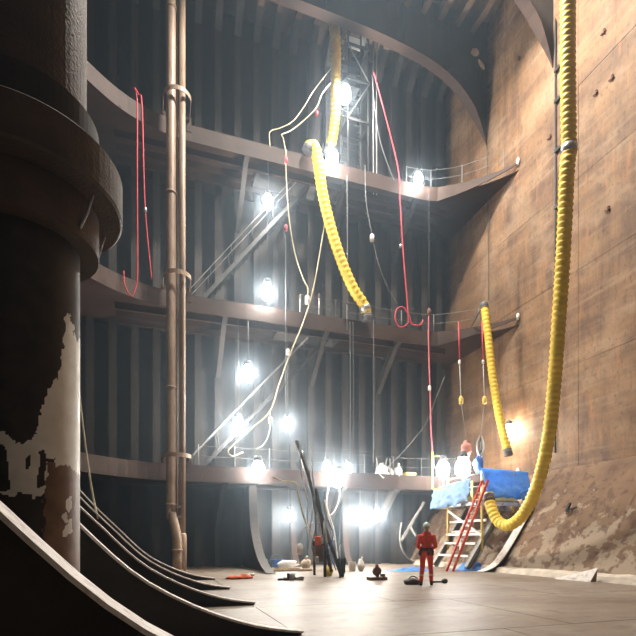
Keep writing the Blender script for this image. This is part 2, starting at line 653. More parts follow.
# back wall stiffeners: web and face of a T bar, flaring into the deck beam above
WEB_D = 0.72
prof = [(YB, 0.0), (YB - WEB_D, 0.0), (YB - WEB_D, 26.1), (YB - WEB_D - 0.9, 27.05), (YB - WEB_D - 0.9, ZD), (YB, ZD)]
mb = MB()
mb.prism([[(-0.012, y, z) for y, z in prof]], (0.024, 0, 0))
mb.strip([(0, prof[1][0], 0), (0, prof[2][0], prof[2][1]), (0, prof[3][0], prof[3][1])],
         [(0, -0.03, 0), (0, -0.028, -0.012), (0, -0.02, -0.022)], (0.34, 0, 0))
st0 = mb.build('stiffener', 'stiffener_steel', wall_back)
for i, x in enumerate(STIFF_X):
    (st0 if i == 0 else copy_at(st0, wall_back, (0, 0, 0))).location.x = x

# curved foot brackets of the stiffeners
def foot_bracket(x, h=4.0, out=1.6, wid=0.3, name='foot_bracket'):
    y0 = YB - WEB_D - 0.03
    curve = [(y0 - 0.02 - (out - 0.02) * (1 - math.sin(a)), h * (1 - math.cos(a)))
             for a in [math.pi / 2 * k / 10 for k in range(11)]]
    mb = MB()
    mb.prism([[(x - 0.012, y, z) for y, z in [(y0, 0)] + curve]], (0.024, 0, 0))
    mb.strip([(x, y, z) for y, z in curve], [(0, -0.02, 0.012)] * 11, (wid, 0, 0))
    return mb.build(name, 'girder_steel', wall_back)


# one deep bracket reaching out over the floor under the lowest girder
cvb = catmull([(4.28, 21.85, 4.05), (4.28, 21.8, 2.8), (4.28, 21.45, 1.8), (4.28, 20.6, 0.9),
               (4.28, 19.5, 0.32), (4.28, 18.3, 0.02)], 0.25)
mb = MB()
mb.prism([[(p.x - 0.012, p.y, p.z) for p in cvb] + [(4.28 - 0.012, YB - WEB_D, 0.0), (4.28 - 0.012, YB - WEB_D, 4.05)]], (0.024, 0, 0))
mb.strip(cvb, [(0, -0.02, 0.015)] * len(cvb), (0.36, 0, 0))
mb.build('foot_bracket', 'stiffener_steel', wall_back)
for x in (STIFF_X[11], STIFF_X[14]):
    foot_bracket(x, 1.6, 1.0)

# right wall: welded plates with recessed seams
mb = MB()
mb.box((XR + 0.03, YF, HOP_Z), (XR + 0.25, YB + 0.1, ZD))
wall_right = struct(mb.build('wall_right', 'bulkhead_rust'))
zs = [HOP_Z, 8.45, 12.2, 15.9, 19.6, 23.6, ZD]
ys = [YF, -1.5, 4.0, 9.8, 15.5, 20.3, YB]
for j in range(len(zs) - 1):
    for i in range(len(ys) - 1):
        mb = MB()
        off = random.uniform(0.0, 0.012)
        mb.box((XR - off, ys[i] + 0.008, zs[j] + 0.008), (XR + 0.03, ys[i + 1] - 0.008, zs[j + 1] - 0.008))
        mb.build('plate', 'bulkhead_rust', wall_right)
# small lugs welded on the plates
for (u, v) in ((604, 33), (612, 79), (596, 94), (550, 138), (519, 60), (608, 210)):
    p = px(u, v, X=XR)
    mb = MB()
    mb.prism([[(XR, p.y - 0.08, p.z - 0.12), (XR - 0.10, p.y - 0.07, p.z - 0.07),
               (XR - 0.11, p.y - 0.07, p.z + 0.07), (XR, p.y - 0.08, p.z + 0.12)]], (0, 0.05, 0))
    mb.bar((XR - 0.06, p.y - 0.12, p.z), (XR - 0.06, p.y + 0.1, p.z), 0.05, 0.05)
    mb.build('lug', 'tool_rust', wall_right)

# sloping hopper side below it
hop = struct(MB().prism([[(HOP_X, YF, 0), (XR, YF, HOP_Z), (XR + 0.25, YF, HOP_Z), (XR + 0.25, YF, 0)]],
                        (0, YB - YF, 0)).build('wall_hopper', 'hopper_rust'))
HD = Vector((XR - HOP_X, 0, HOP_Z)).normalized()
HN = Vector((-HD.z, 0, HD.x))


def hop_pt(s, y, off=0.0):
    """a point s metres up the slope"""
    return Vector((HOP_X, y, 0)) + HD * s + HN * off


SL = Vector((XR - HOP_X, 0, HOP_Z)).length
hys = [YF, 0.5, 6.5, 12.2, 17.9, YB]
for i in range(5):
    # each plate is a fine grid, pitted by scale and peeling paint
    mb = MB()
    nu, nv = 26, 30
    y0, y1 = hys[i] + 0.01, hys[i + 1] - 0.01
    for a in range(nu + 1):
        for c in range(nv + 1):
            s = 0.03 + (SL - 0.05) * a / nu
            y = y0 + (y1 - y0) * c / nv
            edge = min(a, nu - a, c, nv - c)
            h = 0.02 + (0.028 * mnoise.fractal(Vector((s * 1.3, y * 1.1, i)), 1.0, 2.0, 4) if edge else 0)
            mb.v.append(tuple(hop_pt(s, y, max(0.004, h))))
    for a in range(nu):
        for c in range(nv):
            q = a * (nv + 1) + c
            mb.f.append((q, q + 1, q + nv + 2, q + nv + 1))
    mb.build('plate', 'hopper_rust', hop, smooth=True)
# low kerb along its foot
mb = MB()
n = 60
for k in range(n + 1):
    y = YF + (YB - 0.05 - YF) * k / n
    w = 0.16 + 0.05 * mnoise.noise(Vector((y * 1.3, 0, 0)))
    hh = 0.17 + 0.05 * mnoise.noise(Vector((y * 1.7, 5, 0)))
    for (x, z) in ((HOP_X + 0.25, 0.0), (HOP_X - w - 0.12, 0.0), (HOP_X - w, hh), (HOP_X + 0.25, hh + 0.1)):
        mb.v.append((x, y, z))
for k in range(n):
    for j in range(4):
        j2 = (j + 1) % 4
        mb.f.append((k * 4 + j, k * 4 + j2, k * 4 + 4 + j2, k * 4 + 4 + j))
mb.f += [(0, 1, 2, 3), (4 * n + 3, 4 * n + 2, 4 * n + 1, 4 * n)]
struct(mb.build('trim_1', 'kerb_paint'))

# deck above
mb = MB()
mb.box((XL - 0.2, YF - 0.2, ZD), (XR + 0.3, YB + 0.2, ZD + 0.12))
ceiling = struct(mb.build('ceiling', 'deck_rust'))
YDB = YB - WEB_D - 0.9
mb = MB()
mb.box((-0.012, YF, ZD - 0.75), (0.012, YDB, ZD))
mb.box((-0.15, YF, ZD - 0.78), (0.15, YDB, ZD - 0.75))
bm0 = mb.build('deck_beam', 'deck_rust', ceiling)
for i, x in enumerate(STIFF_X):
    o = bm0 if i == 0 else copy_at(bm0, ceiling, (0, 0, 0))
    o.location.x = x

# ================================================================== stringers
def inner_edge(yoff=0.0):
    pts = [(XL, 17.6), (-3.3, 18.9), (-2.35, 19.95), (-1.3, 20.85), (-0.2, 21.4), (1.0, 21.65), (2.2, ST_Y),
           (6.0, ST_Y), (10.0, ST_Y), (13.0, ST_Y), (13.9, 21.35), (14.7, 20.8), (15.5, 20.0), (16.0, 19.35), (XR, 18.85)]
    out = catmull([(x, y, 0) for x, y in pts], 0.35)
    return [(p.x, p.y) for p in out]


EDGE = inner_edge()
ST_LABEL = ('uppermost rusty horizontal girder along the ribbed back wall',
            'middle rusty horizontal girder along the ribbed back wall',
            'lowest rusty horizontal girder, nearest above the tank floor')
HOLES = (((4.6, 22.45), (7.7, 23.55)), ((5.6, 22.45), (8.7, 23.55)), None)
STR = []
for q, zt in enumerate(ST_Z):
    zp = zt - 0.35
    root = thing('stringer', (6.0, YB, zp), ST_LABEL[q], 'girder', 'horizontal stringer girders')
    STR.append(root)
    loops = [[(x, y, zp) for x, y in EDGE] + [(XR, YB, zp), (XL, YB, zp)]]
    if HOLES[q]:
        (x0, y0), (x1, y1) = HOLES[q]
        loops.append([(x0, y0, zp), (x1, y0, zp), (x1, y1, zp), (x0, y1, zp)])
    MB().prism(loops, (0, 0, -0.03)).build('plate', 'girder_steel', root)
    # face plate along the inner edge
    nrm = []
    for i in range(len(EDGE)):
        a = Vector(EDGE[max(i - 1, 0)])
        c = Vector(EDGE[min(i + 1, len(EDGE) - 1)])
        t = (c - a).normalized()
        nrm.append((t.y * 0.04, -t.x * 0.04, 0))
    mb = MB()
    for (x, y), n_ in zip(EDGE, nrm):
        lo_ = -0.35 if x < 13.6 else -0.35 + 0.62 * (x - 13.6) / (XR - 13.6)
        for zz, t_ in ((lo_, 0), (0.35, 0), (0.35, 1), (lo_, 1)):
            mb.v.append((x + n_[0] * t_, y + n_[1] * t_, zp + zz))
    for i in range(len(EDGE) - 1):
        for k in range(4):
            k2 = (k + 1) % 4
            mb.f.append((i * 4 + k, i * 4 + k2, i * 4 + 4 + k2, i * 4 + 4 + k))
    e_ = (len(EDGE) - 1) * 4
    mb.f += [(0, 3, 2, 1), (e_, e_ + 1, e_ + 2, e_ + 3)]
    mb.build('face_plate', 'girder_steel', root)
    # ribs under the plate, running along it
    for dy in (0.75, 1.5, 2.2):
        mb = MB()
        mb.box((-1.5, ST_Y + dy - 0.01, zp - 0.33), (14.6, ST_Y + dy + 0.01, zp - 0.03))
        mb.box((-1.5, ST_Y + dy - 0.07, zp - 0.35), (14.6, ST_Y + dy + 0.07, zp - 0.33))
        if HOLES[q] and HOLES[q][0][1] < ST_Y + dy < HOLES[q][1][1]:
            x0, x1 = HOLES[q][0][0], HOLES[q][1][0]
            mb = MB()
            mb.box((-1.5, ST_Y + dy - 0.01, zp - 0.33), (x0 - 0.05, ST_Y + dy + 0.01, zp - 0.03))
            mb.box((x1 + 0.05, ST_Y + dy - 0.01, zp - 0.33), (14.6, ST_Y + dy + 0.01, zp - 0.03))
        mb.build('rib', 'girder_steel', root)
    if HOLES[q]:
        (x0, y0), (x1, y1) = HOLES[q]
        mb = MB()
        for a, c in (((x0 - 0.03, y0 - 0.03), (x1 + 0.03, y0)), ((x0 - 0.03, y1), (x1 + 0.03, y1 + 0.03)),
                     ((x0 - 0.03, y0), (x0, y1)), ((x1, y0), (x1 + 0.03, y1))):
            mb.box((a[0], a[1], zp - 0.3), (c[0], c[1], zp + 0.12))
        mb.build('opening_frame', 'stiffener_steel', root)
    # knee braces from the face plate down to the wall stiffeners
    for x in ((4.0, 8.75, 12.55), (3.05, 7.8, 11.6), (3.05, 8.75, 11.6))[q]:
        mb = MB()
        y1 = YB - WEB_D - 0.05
        mb.prism([[(x - 0.012, ST_Y + 0.02, zp - 0.04), (x - 0.012, ST_Y + 0.02, zp - 0.3), (x - 0.012, ST_Y + 0.5, zp - 0.45),
                   (x - 0.012, y1, zp - 2.2), (x - 0.012, y1, zp - 1.6), (x - 0.012, ST_Y + 1.1, zp - 0.04)]], (0.024, 0, 0))
        mb.strip([(x, ST_Y + 0.02, zp - 0.3), (x, ST_Y + 0.5, zp - 0.45), (x, y1, zp - 2.2)],
                 [(0, 0, -0.02), (0, 0, -0.02), (0, 0, -0.03)], (0.22, 0, 0))
        mb.build('knee_brace', 'stiffener_steel', root)
    # white painted tip marker
    p = (XR - 0.1, 18.85, zt + 0.0)
    MB().blob(p, (0.08, 0.08, 0.16), amp=0.3, seed=q).build('tip_marker', 'white_paint', root, smooth=True)

# rails with posts and wires on the stringers
for q, (x0, x1) in enumerate(((12.0, 15.9), (6.5, 15.2), (1.9, 14.4))):
    zp = ST_Z[q] - 0.35
    root = thing('guard_rail', ((x0 + x1) / 2, ST_Y + 0.12, zp),
                 ('thin wire guard rail on the uppermost girder by the rusty side wall',
                  'thin wire guard rail with posts along the middle girder',
                  'thin wire guard rail with posts along the lowest girder')[q], 'guard rail', 'guard rails on the girders')

    def rail_y(x):
        best = min(EDGE, key=lambda e: abs(e[0] - x))
        return best[1] + 0.14
    npost = max(3, int((x1 - x0) / 1.5))
    pts = []
    for k in range(npost + 1):
        x = x0 + (x1 - x0) * k / npost
        y = rail_y(x)
        pts.append((x, y))
        MB().tube([(x, y, zp), (x, y, zp + 1.28)], 0.019, 6).build('post', 'wire_grey', root, smooth=True)
    for hh in (0.8, 1.25):
        path = []
        for (xa, ya), (xb, yb) in zip(pts, pts[1:]):
            for s in range(6):
                t = s / 6
                path.append((xa + (xb - xa) * t, ya + (yb - ya) * t, zp + hh - 0.12 * t * (1 - t)))
        path.append((pts[-1][0], pts[-1][1], zp + hh))
        MB().tube(path, 0.009, 5).build('rail_wire', 'wire_grey', root, smooth=True)

# ================================================================== deck girders with arched ends
ARCH = [(XR, 21.55), (15.95, 22.3), (15.2, 23.4), (14.2, 24.2), (12.9, 24.72), (11.2, 25.02), (9.0, 25.2),
        (5.0, 25.3), (1.0, 25.3), (-1.2, 24.95), (-2.6, 24.1), (-3.6, 22.9), (XL, 21.5)]
for gi, (yy, lab) in enumerate(((21.2, 'deep arched deck girder nearest the ribbed back wall'),
                                (16.8, 'arched deck girder above the yellow hose, its foot on the rusty wall'))):
    cv = [(p.x, p.z) for p in catmull([(x, 0, z) for x, z in ARCH], 0.4)]
    root = thing('deck_girder', (6.0, yy, ZD), lab, 'girder', 'arched deck girders')
    loops = [[(x, yy, z) for x, z in cv] + [(XL, yy, ZD - 0.01), (XR, yy, ZD - 0.01)]]
    for (hx, hz, a, c) in ((15.55, 26.1, 0.3, 0.22), (15.95, 25.6, 0.16, 0.3)):
        loops.append([(hx + a * math.cos(t) * 0.8 - c * math.sin(t) * 0.6, yy, hz + a * math.cos(t) * 0.6 + c * math.sin(t) * 0.8)
                      for t in [2 * math.pi * k / 16 for k in range(16)]])
    MB().prism(loops, (0, 0.03, 0)).build('web', 'dark_steel', root)
    nr = []
    for i in range(len(cv)):
        a, c = Vector(cv[max(i - 1, 0)]), Vector(cv[min(i + 1, len(cv) - 1)])
        t = (c - a).normalized()
        n2 = Vector((t.y, -t.x)) if Vector((t.y, -t.x)).y < 0 else Vector((-t.y, t.x))
        nr.append((n2.x * 0.04, 0, n2.y * 0.04))
    mb = MB()
    for (x, z), n_ in zip(cv, nr):
        hw = 0.24 * max(0.06, min(1.0, (z - 21.5) / 1.6))
        for dy, t_ in ((-hw, 0), (hw, 0), (hw, 1), (-hw, 1)):
            mb.v.append((x + n_[0] * t_, yy + 0.015 + dy, z + n_[2] * t_))
    for i in range(len(cv) - 1):
        for k in range(4):
            k2 = (k + 1) % 4
            mb.f.append((i * 4 + k, i * 4 + k2, i * 4 + 4 + k2, i * 4 + 4 + k))
    e_ = (len(cv) - 1) * 4
    mb.f += [(0, 3, 2, 1), (e_, e_ + 1, e_ + 2, e_ + 3)]
    mb.build('face_plate', 'girder_steel', root)
    # web stiffener lines
    for (xa, za) in ((13.9, 24.65), (11.4, 25.4), (7.5, 25.5), (3.5, 25.5)):
        MB().box((xa - 0.01, yy - 0.24, za), (xa + 0.01, yy, ZD - 0.8)).build('web_rib', 'dark_steel', root)

# ================================================================== left side: curved floor webs
BR = [(1.95, 0.03), (1.5, 0.10), (1.05, 0.22), (0.5, 0.44), (-0.05, 0.75), (-0.45, 1.08), (-0.85, 1.49),
      (-1.28, 1.92), (-1.75, 2.42), (-2.9, 3.75), (XL, 5.4)]
LEFT_WEB_LABEL = ('dark curved floor web with a pale worn edge, in front of the round column',
                  'dark curved floor web with a thin pale edge, first behind the round column',
                  'dark curved floor web with a thin pale edge, second behind the round column',
                  'dark curved floor web with a thin pale edge, third behind the round column',
                  'low dark curved floor web beside the foot of the twin pipes')
for bi, yy in enumerate((3.2, 6.5, 9.8, 13.1, 16.4)):
    cv = [(p.x, p.z) for p in catmull([(x, 0, z) for x, z in BR], 0.25)]
    root = thing('floor_web', (1.0, yy, 0), LEFT_WEB_LABEL[bi], 'steel web', 'curved floor webs')
    MB().prism([[(x, yy, z) for x, z in cv] + [(XL, yy, 0), (1.95, yy, 0)]], (0, 0.02, 0)).build('web', 'web_dark', root)
    nr = []
    for i in range(len(cv)):
        a, c = Vector(cv[max(i - 1, 0)]), Vector(cv[min(i + 1, len(cv) - 1)])
        t = (c - a).normalized()
        nr.append((abs(t.y) * 0.03, 0, abs(t.x) * 0.03))
    MB().strip([(x, yy + 0.01, z) for x, z in cv], nr, (0, 0.3 if bi == 0 else 0.2, 0)).build('edge_flange', 'flange_worn', root)

# the same kind of web on the right slope, beside the ladder
root = thing('floor_web', (14.0, 16.6, 0), 'pale curved steel bracket lying up the rusty slope beside the red ladder', 'steel web')
cvr = [(12.55, 0.02), (12.9, 0.12), (13.3, 0.35), (13.75, 0.85), (14.4, 1.75), (15.0, 2.65)]
cv = [(p.x, p.z) for p in catmull([(x, 0, z) for x, z in cvr], 0.2)]
MB().prism([[(x, 16.6, z) for x, z in cv] + [(15.2, 16.6, 2.6), (13.45, 16.6, 0.02)]], (0, 0.02, 0)).build('web', 'web_dark', root)
MB().strip([(x, 16.75, z) for x, z in cv], [(-0.02, 0, 0.02)] * len(cv), (0, 0.42, 0)).build('edge_flange', 'flange_worn', root)
# corner bracket between back wall and slope
root = thing('corner_bracket', (12.8, 23.6, 0), 'pale curved steel bracket at the foot of the dark ribbed wall corner', 'bracket')
cvr = [(12.45, 2.2), (12.35, 1.4), (12.5, 0.75), (12.85, 0.3), (13.3, 0.05)]
cv = [(p.x, p.z) for p in catmull([(x, 0, z) for x, z in cvr], 0.2)]
MB().prism([[(x, 23.3, z) for x, z in cv] + [(12.2, 23.3, 0.02), (12.2, 23.3, 2.2)]], (0, 0.02, 0)).build('web', 'stiffener_steel', root)
MB().strip([(x, 23.3, z) for x, z in cv], [(0.02, 0, 0.02)] * len(cv), (0, 0.3, 0)).build('edge_flange', 'beam_grey', root)
mb = MB()
a, c = px(401, 541, Y=23.0), px(424, 502, Y=22.6)
mb.bar(a, c, 0.26, 0.12)
mb.build('strut', 'beam_grey', root)
a, c = px(410, 526, Y=22.8), px(416, 536, Y=22.6)
MB().bar(a, c, 0.14, 0.1).build('strut_lug', 'beam_grey', root)

# haze filling the tank (its outer faces lie beyond the walls)
mb = MB()
mb.box((XL - 0.6, YF - 0.6, -0.6), (XR + 0.6, YB + 0.6, ZD + 0.9))
hz = mb.build('haze', 'haze_volume')
tag(hz, 'thin bluish haze of dust and smoke filling the tank', 'haze', kind='stuff')
hz.display_type = 'BOUNDS'

# ================================================================== round column with collars
CX, CY = -1.115, 5.0
col = thing('column', (CX, CY, 0), 'thick round steel column with stepped collars and peeling white paint', 'column')
# lower shaft, fine enough to carry the ragged edge of its paint
white_poly = [(66, 313), (69, 313), (74, 330), (77, 342), (84, 330), (84, 478), (73, 470), (66, 464), (58, 466), (50, 470), (46, 482), (44, 494),
              (36, 498), (22, 492), (10, 497), (-6, 490), (-40, 500), (-40, 440), (-8, 448), (2, 430), (8, 436), (16, 443), (24, 444), (31, 437),
              (36, 436), (38, 420), (42, 408), (48, 392), (55, 380), (60, 368), (63, 345), (65, 330)]
holes = [[(25, 458), (30, 455), (31, 466), (27, 471), (25, 466)], [(39, 452), (45, 450), (47, 460), (45, 472), (44, 486), (37, 488), (36, 478), (40, 466)],
         [(47, 460), (55, 458), (56, 466), (52, 476), (48, 472)], [(-6, 440), (6, 446), (8, 470), (10, 490), (-6, 492)]]
primer_poly = [(47, 462), (86, 458), (86, 600), (44, 600), (44, 500)]
chips = [[(66, 500), (71, 496), (72, 506), (70, 512), (66, 510)], [(62, 515), (66, 512), (68, 522), (64, 524)], [(67, 524), (72, 518), (72, 532), (64, 538), (62, 532)]]


def inside(poly, u, v):
    r = False
    n = len(poly)
    for i in range(n):
        (x1, y1), (x2, y2) = poly[i], poly[(i + 1) % n]
        if (y1 > v) != (y2 > v) and u < (x2 - x1) * (v - y1) / (y2 - y1) + x1:
            r = not r
    return r


seg, nz_, r0, z1 = 260, 300, 0.483, 4.0
mb = MB()
pw, pr = [], []
for i in range(nz_ + 1):
    z = z1 * i / nz_
    for k in range(seg):
        an = 2 * math.pi * k / seg
        nx, ny = math.cos(an), math.sin(an)
        x, y = CX + r0 * nx, CY + r0 * ny
        # surface position laid out flat: across the side turned to the tank's middle, and by height
        rx, fw = x * cy - y * sy, x * sy + y * cy
        u, v = 318 + F * rx / fw, HOR - F * (z - CAM_H) / fw
        j = Vector((an * 6, z * 4, 0))
        du, dv = 3.0 * mnoise.noise(j * 3), 3.0 * mnoise.noise(j * 3 + Vector((9, 9, 9)))
        du += 1.2 * mnoise.noise(j * 9)
        facing = (nx * (0 - CX) + ny * (0 - CY)) > -0.06
        w = facing and inside(white_poly, u + du, v + dv) and not any(inside(h, u + du * 0.5, v + dv * 0.5) for h in holes)
        w = w or (facing and any(inside(h, u + du * 0.5, v + dv * 0.5) for h in chips))
        if not facing:
            w = 1.0 < z + 0.5 * mnoise.noise(j * 0.8) < 2.6
        pw.append(1.0 if w else 0.0)
        pr.append(1.0 if ((facing and inside(primer_poly, u + du, v + dv)) or z < 0.8) else 0.0)
        mb.v.append((x, y, z))
for i in range(nz_):
    for k in range(seg):
        k2 = (k + 1) % seg
        mb.f.append((i * seg + k, i * seg + k2, (i + 1) * seg + k2, (i + 1) * seg + k))
sh = mb.build('lower_shaft', 'column_paint', col, smooth=True)
sh['label'] = 'lower shaft with ragged white paint over brown rust'
for nm, arr in (('paint', pw), ('primer', pr)):
    at = sh.data.attributes.new(nm, 'FLOAT', 'POINT')
    at.data.foreach_set('value', arr)
c0 = (CX, CY, 0)
MB().lathe([(0.54, 4.9), (0.54, ZD)], c0, 64).build('upper_shaft', 'column_collar', col, smooth=False)
MB().lathe([(0.482, 3.9), (0.64, 3.9), (0.645, 3.93), (0.645, 4.26), (0.49, 4.26)], c0, 72).build('lower_collar', 'column_collar', col)
MB().lathe([(0.5, 4.27), (0.83, 4.27), (0.85, 4.29), (0.85, 4.62), (0.83, 4.64), (0.5, 4.64)], c0, 72).build('main_collar', 'column_collar', col)
MB().lathe([(0.5, 4.65), (0.64, 4.65), (0.645, 4.68), (0.645, 5.03), (0.60, 5.06), (0.5, 5.06)], c0, 72).build('upper_collar', 'column_dark', col)
for a in (-0.5, 0.35):
    x, y = CX + 0.72 * math.cos(a), CY + 0.72 * math.sin(a)
    MB().tube([(x, y, 4.28), (x - 0.05, y, 4.1), (x - 0.1, y - 0.02, 3.96)], 0.012, 6).build('tie_rod', 'steel_band', col)

# ================================================================== twin pipes on the left of the back wall
YP = 20.6
pw_ = px(171, 300, Y=YP)
p2 = px(182.3, 300, Y=YP)
root = thing('riser_pipe', (pw_.x, YP, 0), 'thick rusty vertical pipe with a kink near its foot, beside a thinner pipe', 'pipe')
path = catmull([(pw_.x, YP, ZD - 0.02), (pw_.x, YP, 20), (pw_.x, YP, 10), (pw_.x, YP, 2.75), (pw_.x + 0.04, YP - 0.04, 2.35), (pw_.x + 0.21, YP - 0.22, 1.45), (pw_.x + 0.23, YP - 0.25, 0.9), (pw_.x + 0.23, YP - 0.25, 0.08)], 0.3)
MB().tube(path, 0.185, 20).build('pipe', 'pipe_rust', root, smooth=True)
for z in (0.9, 2.72, 7.4, 15.2, 22.6):
    x, y_ = (pw_.x, YP) if z > 1 else (pw_.x + 0.23, YP - 0.25)
    MB().lathe([(0.19, -0.05), (0.215, -0.04), (0.215, 0.04), (0.19, 0.05)], (x, y_, z), 20).build('weld_band', 'pipe_rust', root, smooth=True)
MB().lathe([(0.24, 0.0), (0.24, 0.1), (0.19, 0.12)], (pw_.x + 0.23, YP - 0.25, 0), 20).build('foot_flange', 'pipe_rust', root)
root = thing('riser_pipe', (p2.x, YP, 0), 'thinner rusty vertical pipe with a sleeve at its foot, beside a thick pipe', 'pipe')
MB().tube([(p2.x, YP, ZD - 0.02), (p2.x, YP, 0.05)], 0.125, 18).build('pipe', 'pipe_rust', root, smooth=True)
MB().lathe([(0.13, 0), (0.17, 0.02), (0.17, 1.5), (0.13, 1.56)], (p2.x, YP, 0.02), 18).build('sleeve', 'pipe_rust', root, smooth=True)
MB().lathe([(0.2, 0.0), (0.2, 0.06), (0.17, 0.08)], (p2.x, YP + 0.05, 0), 20).build('foot_flange', 'pipe_rust', root)
xm = (pw_.x + p2.x) / 2 + 0.03
root = thing('conduit', (p2.x - 0.24, YP + 0.02, 0), 'narrow conduit with small clips between the two rusty pipes', 'conduit')
xc = p2.x - 0.19
MB().tube([(xc, YP + 0.1, ZD), (xc, YP + 0.1, 2.4), (xc + 0.03, YP, 2.2)], 0.03, 8).build('pipe', 'pipe_rust', root, smooth=True)
for z in (2.2, 2.6):
    MB().bar((xc - 0.02, YP - 0.04, z), (xc + 0.13, YP - 0.1, z + 0.05), 0.05, 0.08).build('clip', 'galvanised', root)
for q, zt in enumerate(ST_Z):
    z = zt + 0.18
    root = thing('pipe_clamp', (xm, ST_Y, z), ('curved steel strap round the twin pipes at the uppermost girder',
                 'curved steel strap round the twin pipes at the middle girder',
                 'curved steel strap round the twin pipes at the lowest girder')[q], 'pipe clamp', 'straps on the twin pipes')
    arc = []
    for k in range(17):
        a = math.pi * (1 + k / 16)
        arc.append((xm + 0.52 * math.cos(a), YP + 0.15 + 0.52 * math.sin(a), z))
    arc = [(arc[0][0], ST_Y - 0.03, z)] + arc + [(arc[-1][0], ST_Y - 0.03, z)]
    nr = []
    for i in range(len(arc)):
        t = (Vector(arc[min(i + 1, len(arc) - 1)]) - Vector(arc[max(i - 1, 0)])).normalized()
        nr.append((t.y * 0.03, -t.x * 0.03, 0))
    MB().strip(arc, nr, (0, 0, 0.17)).build('strap', 'pipe_rust', root)
    for x in (xm - 0.52, xm + 0.52):
        MB().box((x - 0.1, ST_Y - 0.07, z - 0.5), (x + 0.1, ST_Y - 0.045, z + 0.1)).build('lug', 'girder_steel', root)

# ================================================================== stairways between the stringers
def stairway(x0, z0, x1, z1, y, label):
    root = thing('stairway', (x0, y, z0), label, 'stairway', 'stairways between the girders')
    for s in (-1, 1):
        ys_ = y + s * 0.42
        MB().bar((x0, ys_, z0 + 0.02), (x1, ys_, z1), 0.04, 0.16).build('stringer_board', 'beam_dark', root)
        mb = MB()
        mb.tube([(x0 - 0.1, ys_, z0 + 0.05), (x0 - 0.1, ys_, z0 + 0.95), (x1 - 0.1, ys_, z1 + 0.95), (x1 + 0.35, ys_, z1 + 0.95)], 0.019, 7)
        mb.build('handrail', 'wire_grey', root, smooth=True)
        for k in range(1, 6):
            t = k / 6
            p = Vector((x0 + (x1 - x0) * t, ys_, z0 + (z1 - z0) * t))
            MB().tube([p, p + Vector((-0.1, 0, 1.0))], 0.018, 6).build('baluster', 'beam_dark', root, smooth=True)
    n = int((z1 - z0) / 0.27)
    st = None
    for k in range(1, n):
        t = k / n
        c = Vector((x0 + (x1 - x0) * t, y, z0 + (z1 - z0) * t))
        if st is None:
            st = MB().box((c.x - 0.12, y - 0.4, c.z - 0.015), (c.x + 0.12, y + 0.4, c.z + 0.015)).build('tread', 'beam_dark', root)
            c0_ = c
        else:
            copy_at(st, root, c - c0_)
    return root


stairway(1.6, ST_Z[1] - 0.35, 7.3, ST_Z[0] - 0.4, 23.0, 'steep steel stairway rising from the middle girder to the uppermost')
stairway(1.8, ST_Z[2] - 0.35, 8.3, ST_Z[1] - 0.4, 23.0, 'steep steel stairway rising from the lowest girder to the middle one')

# ladder with cage platforms under the hatch
LX, LY = 9.8, 23.2
root = thing('caged_ladder', (LX, LY, ST_Z[0] - 0.35), 'tall vertical ladder with square cage frames and white panels at its head', 'ladder')
zb = ST_Z[0] - 0.35
for sx in (-0.55, 0.55):
    MB().tube([(LX + sx, LY - 0.4, zb), (LX + sx, LY - 0.4, ZD - 0.1)], 0.045, 8).build('rail', 'beam_dark', root, smooth=True)
    MB().tube([(LX + sx, LY + 0.55, zb), (LX + sx, LY + 0.55, ZD - 0.1)], 0.035, 8).build('rail', 'beam_dark', root, smooth=True)
for sx in (-0.16, 0.2):
    MB().tube([(LX + 0.75 + sx * 0.5, LY - 0.75, zb - 0.1), (LX + 0.75 + sx * 0.5, LY - 0.75, ZD - 1.2)], 0.03, 7).build('guide_pole', 'galvanised', root, smooth=True)
r_ = None
for k in range(26):
    z = zb + 0.3 + k * 0.33
    if r_ is None:
        r_ = MB().tube([(LX - 0.55, LY + 0.55, z), (LX + 0.55, LY + 0.55, z)], 0.022, 6).build('rung', 'beam_dark', root)
        zz0 = z
    else:
        copy_at(r_, root, (0, 0, z - zz0))
for z in (22.3, 24.3, 26.0):
    mb = MB()
    for a, c in (((-0.6, -0.45), (0.6, -0.45)), ((0.6, -0.45), (0.6, 0.6)), ((0.6, 0.6), (-0.6, 0.6)), ((-0.6, 0.6), (-0.6, -0.45))):
        mb.bar((LX + a[0], LY + a[1], z), (LX + c[0], LY + c[1], z), 0.06, 0.12)
    mb.build('cage_frame', 'beam_dark', root)
    if z < 25:
        MB().box((LX - 0.55, LY - 0.1, z - 0.03), (LX + 0.2, LY + 0.55, z - 0.01)).build('landing', 'beam_dark', root)
for a, c in (((-0.6, 22.3), (0.6, 24.3)), ((-0.6, 26.0), (0.6, 24.3))):
    MB().tube([(LX + a[0], LY - 0.46, a[1]), (LX + c[0], LY - 0.46, c[1])], 0.03, 6).build('brace', 'wire_grey', root)

pa, pb = px(347, 29, Y=LY + 0.1), px(360, 51, Y=LY + 0.1)
MB().box((pa.x, LY + 0.1, pb.z), (pb.x, LY + 0.13, min(pa.z, ZD - 0.8))).build('white_panel', 'white_bright', root)['label'] = 'bright white panel at the head of the ladder'
pc = px(364, 34, Y=LY + 0.3)
MB().box((pc.x - 0.12, LY + 0.3, pc.z - 0.6), (pc.x + 0.14, LY + 0.33, pc.z + 0.35)).build('white_panel', 'white_bright', root)

